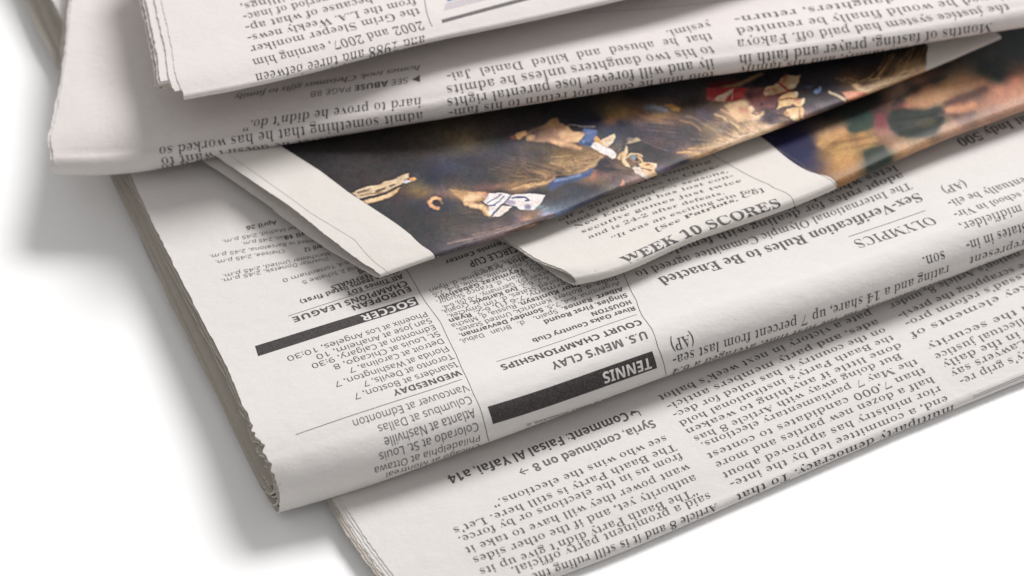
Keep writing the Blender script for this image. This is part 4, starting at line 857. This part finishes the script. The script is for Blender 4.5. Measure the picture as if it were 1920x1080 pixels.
cc.hair(p6, [(940, 620), (1100, 640), (1300, 720)], [(980, 860), (1150, 830), (1380, 830)], 26, [(92, 76, 76), (60, 52, 62), (140, 114, 94)], wd=(8, 18), alpha=0.45, seed=13)
cc.poly(p6, [(1690, 342), (1720, 310), (1760, 300), (1800, 258), (1826, 290), (1800, 350), (1740, 386), (1700, 376)], (112, 142, 186), 1.4); cc.poly(p6, [(1540, 262), (1640, 240), (1702, 260), (1640, 302)], (78, 92, 120), 2.5)
# --- light hair at the far right
cc.hair(p7, [(880, 610), (960, 500), (1080, 380), (1140, 240)], [(1500, 480), (1580, 360), (1660, 200), (1720, 90)], 34, [(176, 142, 82), (130, 102, 56), (200, 166, 104)], wd=(9, 20), alpha=0.6, jit=14, seed=17)
cc.hair(p7, [(420, 540), (560, 600), (740, 600), (900, 540)], [(660, 540), (800, 590), (960, 600), (1140, 560)], 22, [(206, 170, 116), (166, 132, 84), (60, 50, 50)], wd=(10, 22), alpha=0.6, seed=18)
cc.poly(p7, [(700, 640), (760, 620), (900, 690), (1200, 570), (1400, 455), (1740, 385), (1740, 430), (1400, 560), (1200, 660), (900, 765), (760, 710)], (216, 186, 140), 2.5)
cc.hair(p7, [(760, 640), (1150, 570), (1700, 390)], [(820, 720), (1200, 650), (1700, 450)], 26, [(240, 216, 176), (190, 156, 108), (150, 120, 80)], wd=(10, 20), alpha=0.55, seed=19)
cc.poly(p7, [(560, 742), (700, 720), (860, 738), (905, 760), (760, 822), (660, 858), (620, 822)], (230, 158, 122), 2); cc.line(p7, [(390, 740), (480, 772), (610, 845)], 36, (222, 200, 160), 1.8); cc.line(p7, [(780, 770), (880, 760)], 30, (200, 110, 90), 2.5, 0.8)
cc.poly(p5, [(880, 860), (1100, 740), (1290, 620), (1440, 500), (1560, 450), (1720, 540), (1745, 610), (1560, 700), (1400, 775), (1200, 855), (1040, 890)], (214, 184, 140), 8, 0.55)
for q, w, c in [([(1000, 850), (1160, 790), (1300, 730)], 7, (128, 104, 82)), ([(1250, 640), (1360, 680), (1500, 640)], 8, (150, 122, 94)), ([(1480, 540), (1560, 600), (1640, 610)], 8, (164, 134, 102)), ([(1100, 700), (1220, 720)], 8, (120, 102, 84)), ([(1330, 560), (1420, 620), (1500, 600)], 8, (140, 118, 92))]: cc.line(p5, q, w, c, 1.4, 0.7)
cc.poly(p5, [(1120, 800), (1250, 720), (1390, 640), (1560, 610), (1720, 560), (1740, 610), (1560, 690), (1400, 770), (1240, 840), (1140, 850)], (244, 218, 180), 5, 0.7)
cc.poly(p3, [(1080, 660), (1180, 560), (1320, 500), (1500, 440), (1690, 450), (1600, 560), (1440, 640), (1300, 690), (1240, 640)], (172, 142, 100), 6, 0.45)
cc.hair(p3, [(1100, 470), (1400, 440), (1680, 450)], [(1060, 700), (1300, 690), (1600, 570)], 24, [(206, 174, 124), (110, 88, 64), (180, 150, 106)], wd=(7, 14), alpha=0.5, seed=31)
cc.hair(p3, [(560, 830), (850, 790), (1120, 730)], [(600, 870), (880, 830), (1100, 770)], 12, [(222, 184, 126), (180, 148, 104)], wd=(7, 14), alpha=0.6, seed=32)
cc.develop(0.30, 0.045, 0, 50, 0.8, 0.10); cc.speckle(5.0, 4)

n_crowd = newspaper('folded sheet with dark colour picture of a cheering crowd, its pale left corner gaping open', (4, 4, 1.6))
# trimmed second leaf shows as a fine line near the left edge
crowd.rule([(395, 262), (460, 312), (580, 398), (664, 449), (712, 499), (726, 512)], w=0.009, slot='trim')
crowd.rule([(820, 480), (824, 486)], w=0.01, slot='ghost')
pg = finish_page(crowd, 'cover_page', PAPER_WARM, n_crowd, thick=0.012, ragged=0.005, seed=41)
lp = np.array([crowd.inv(*q) for q in [(530, 276), (600, 320), (650, 358), (714, 400), (770, 440), (813, 477)]])
rp = np.array([crowd.inv(*q) for q in [(1741, 86), (1737, 110), (1735, 130)]])
L_ = lambda v: np.interp(v, np.concatenate([[-7], lp[:, 1], [0.5]]), np.concatenate([[lp[0, 0]-(lp[1, 0]-lp[0, 0])*0.4], lp[:, 0], [lp[-1, 0]]]))
R_ = lambda v: np.interp(v, np.concatenate([[-7], rp[:, 1], [0.5]]), np.concatenate([[rp[0, 0]], rp[:, 0], [rp[-1, 0]]]))
v_, f_, c_ = ruled_patch(crowd, cc, L_, R_, max(-4.6, crowd.v[0]+.1), 0.22, 820, 300)
o = mesh_object('printed_photo', [(v_, f_, 0)], [PHOTO], pg, colors=c_); o['label'] = 'dark colour picture of fans with painted faces and long hair'
mesh_object('inner_page', [(*crowd.paper(depth=0.016, thick=0.010, left=0.13, ragged=0.004, seed=43, urange=(0, 4), vrange=(-4, -0.05), step=2), 0)], [PAPER_WARM], n_crowd)
mesh_object('inner_page', [(*crowd.paper(depth=0.016, thick=0.010, left=-0.03, ragged=0.006, seed=44, urange=(0, 4), vrange=(0.15, 3), step=2), 0)], [PAPER_PINK], n_crowd)

# ================================================================== second newspaper from the top
def bcol(limb, far, zb_, zt_, rh=0.2): return fold_column(limb, far, zt_, zb_, [(1, zb_), (3, zb_-.02), (6, zb_-.05), (10, zb_-.1)], rh)
second = Sheet([
    bcol((104, 327), [(150, -160, 1.72), (133, 0, 1.75), (119, 140, 1.76), (105, 213, 1.74), (96, 270, 1.72), (98, 297, 1.70)], 1.25, 1.68, 0.2),
    bcol((207, 327), [(250, -160, 1.78), (235, 0, 1.82), (220, 140, 1.85), (207, 270, 1.82)], 1.27, 1.74, 0.2),
    bcol((440, 288), [(470, -160, 1.95), (455, 0, 2.05), (445, 130, 2.12), (440, 235, 2.10)], 1.62, 2.05),
    bcol((800, 228), [(815, -190, 2.54), (803, 0, 2.69), (795, 100, 2.74), (795, 175, 2.73)], 2.22, 2.69),
    bcol((1178, 165), [(1170, -220, 2.74), (1165, -60, 2.86), (1165, 40, 2.90), (1170, 113, 2.90)], 2.42, 2.86),
    bcol((1360, 139), [(1335, -240, 2.79), (1335, -90, 2.92), (1340, 20, 2.96), (1350, 88, 2.96)], 2.48, 2.92),
    bcol((1660, 94), [(1600, -280, 2.84), (1615, -130, 2.98), (1630, -20, 3.02), (1645, 45, 3.02)], 2.54, 2.98),
    bcol((1920, 50), [(1830, -330, 2.86), (1860, -170, 3.00), (1885, -60, 3.04), (1900, 2, 3.04)], 2.57, 3.00),
    bcol((2120, 18), [(2010, -360, 2.86), (2050, -200, 3.00), (2080, -90, 3.04), (2098, -30, 3.04)], 2.57, 3.00),
], seed=51, wave=0.016, roll=0.8, vlim=-8.0)
zy = Z(440, 0, 3.0); zx = Z(800, 0, 3.177)
lines(second, zy, [
    ("hard to prove he didn\u2019t do.\u201d", (1052, 548), (55, 685)),
    ("admit something that he has worked so", (1060, 628), (-428, 830)),
    ("success. Whatever he doesn\u2019t want to", (1065, 690), (-420, 888)),
    ("ening nor would the courts allow it to", (1065, 730), (-420, 930)),
    ([('sans', "\u25ba SEE "), ('sansb', "ABUSE "), ('sans', "PAGE 8B")], (1048, 425), (424, 518), dict(size=0.215)),
    ([('serifi', "homes took Christmas gifts to family")], (1046, 365), (0, 535), dict(size=0.21)),
], 'serif', size=0.30)
lines(second, zx, [
    ("yesimi.", (1682, 128), (1420, 186)),
    ("that  he  abused  and  killed  Daniel  Jai-", (1692, 198), (112, 440)),
    ("to his two daughters unless he admits", (1700, 275), (112, 515)),
    ("ily and will forever lose parental rights", (1708, 350), (114, 590)),
    ("told him he could not return to his fam-", (1714, 425), (128, 655)),
    ("who authorities had warned and then", (1714, 465), (128, 700)),
], 'serif', size=0.30)
lines(second, zi, [
    ("Months of fasting, prayer and faith in", (1506, 128), (72, 312)),
    ("the justice system had paid off. Fakoya", (1585, 22), (62, 225)),
    ("lieved he would finally be reunited", (1570, -45), (52, 160)),
    ("with his two daughters, return-", (1560, -115), (42, 98)),
    ("ing home with his family, and his family", (1560, 190), (80, 372)),
], 'serif', size=0.30)
second.rule([(1100, 25), (1250, 14), (1400, -2)], w=0.008, slot='grey')
n_second = newspaper('wide newspaper second from the top, blank left margin overhanging the table beyond the sports newspaper', (0, 6, 1.2))
finish_page(second, 'cover_page', PAPER_PINK, n_second, thick=0.012, ragged=0.008, seed=61)
for k, lf in enumerate((-.06, .03, -.04, .02)):
    mesh_object('inner_page', [(*second.paper(depth=0.045+0.038*k, thick=0.022, left=lf, ragged=0.012, seed=70+k, urange=(0, 5), step=2), 0)], [PAPER_PINK if k < 1 else PAPER_EDGE_SHADED], n_second)

# ================================================================== topmost newspaper
def acol(limb, far, zt_, th=0.13): return fold_column(limb, far, zt_, zt_-th, [(0.7, zt_-th-.10), (2, zt_-th-.2), (4, zt_-th-.28), (6, zt_-th-.3)], 0.07)
top = Sheet([
    acol((345, 187), [(275, -170, 3.27), (303, 0, 3.32), (322, 90, 3.32), (336, 160, 3.30)], 3.26),
    acol((480, 161), [(415, -190, 3.30), (440, -20, 3.37), (458, 65, 3.38), (471, 134, 3.36)], 3.32),
    acol((797, 82), [(730, -260, 3.42), (757, -100, 3.50), (775, -15, 3.52), (788, 55, 3.50)], 3.46),
    acol((957, 48), [(890, -300, 3.47), (917, -135, 3.56), (935, -50, 3.58), (948, 20, 3.56)], 3.52),
    acol((1165, 1), [(1100, -340, 3.52), (1126, -180, 3.62), (1143, -95, 3.64), (1156, -27, 3.62)], 3.58),
    acol((1500, -85), [(1435, -430, 3.52), (1462, -270, 3.62), (1480, -185, 3.64), (1491, -115, 3.62)], 3.58),
], seed=81, wave=0.012, roll=0.5, vlim=-6.0)
lines(top, zy, [
    ("and 1988 and three between", (1070, 198), (110, 418)),
    ("2002 and 2007, earning him", (1052, 118), (94, 335)),
    ("the Grim Sleeper moniker", (1034, 45), (80, 262)),
    ("from the L.A. Weekly news-", (1016, -10), (64, 202)),
    ("paper because of what ap-", (1000, -75), (52, 142)),
    ("peared a long period of inac-", (985, -135), (40, 82)),
    ("tivity between the killings,", (970, -195), (28, 25)),
], 'serif', size=0.30)
top.rule([zy(1112, 150), zy(1068, 0)], w=0.014, slot='grey')
top.quad([zx(88, 118), zx(94, 138), zx(1200, -168), zx(1190, -188)], slot='grey', n=60, m=3)
top.quad([(838, 3), (848, -80), (1150, -160), (1150, -82)], slot='blue', n=30, m=6)
top.quad([(832, 20), (836, 6), (1150, -78), (1150, -62)], slot='tint', n=30, m=3)
n_top = newspaper('topmost newspaper of the pile, ragged left page edges, serif text and a thick grey rule', (-1, 8, 2.4))
finish_page(top, 'cover_page', PAPER_PINK, n_top, thick=0.012, ragged=0.006, seed=91)
mesh_object('inner_page', [(*top.paper(depth=0.02, thick=0.012, left=-0.12, ragged=0.006, seed=93, urange=(0, 5), vrange=(-5, -0.08), step=1), 0)], [PAPER_PINK], n_top)
# the pages inside lie further back and lower
for k in range(5):
    mesh_object('inner_page', [(*top.paper(depth=0.06+0.075*k, thick=0.04, left=-0.27-0.05*(k % 3), ragged=0.010, seed=94+k, urange=(0, 6), vrange=(-5, -0.40-0.04*k), step=1), 0)], [PAPER_PINK if k < 2 else PAPER_EDGE_SHADED], n_top)
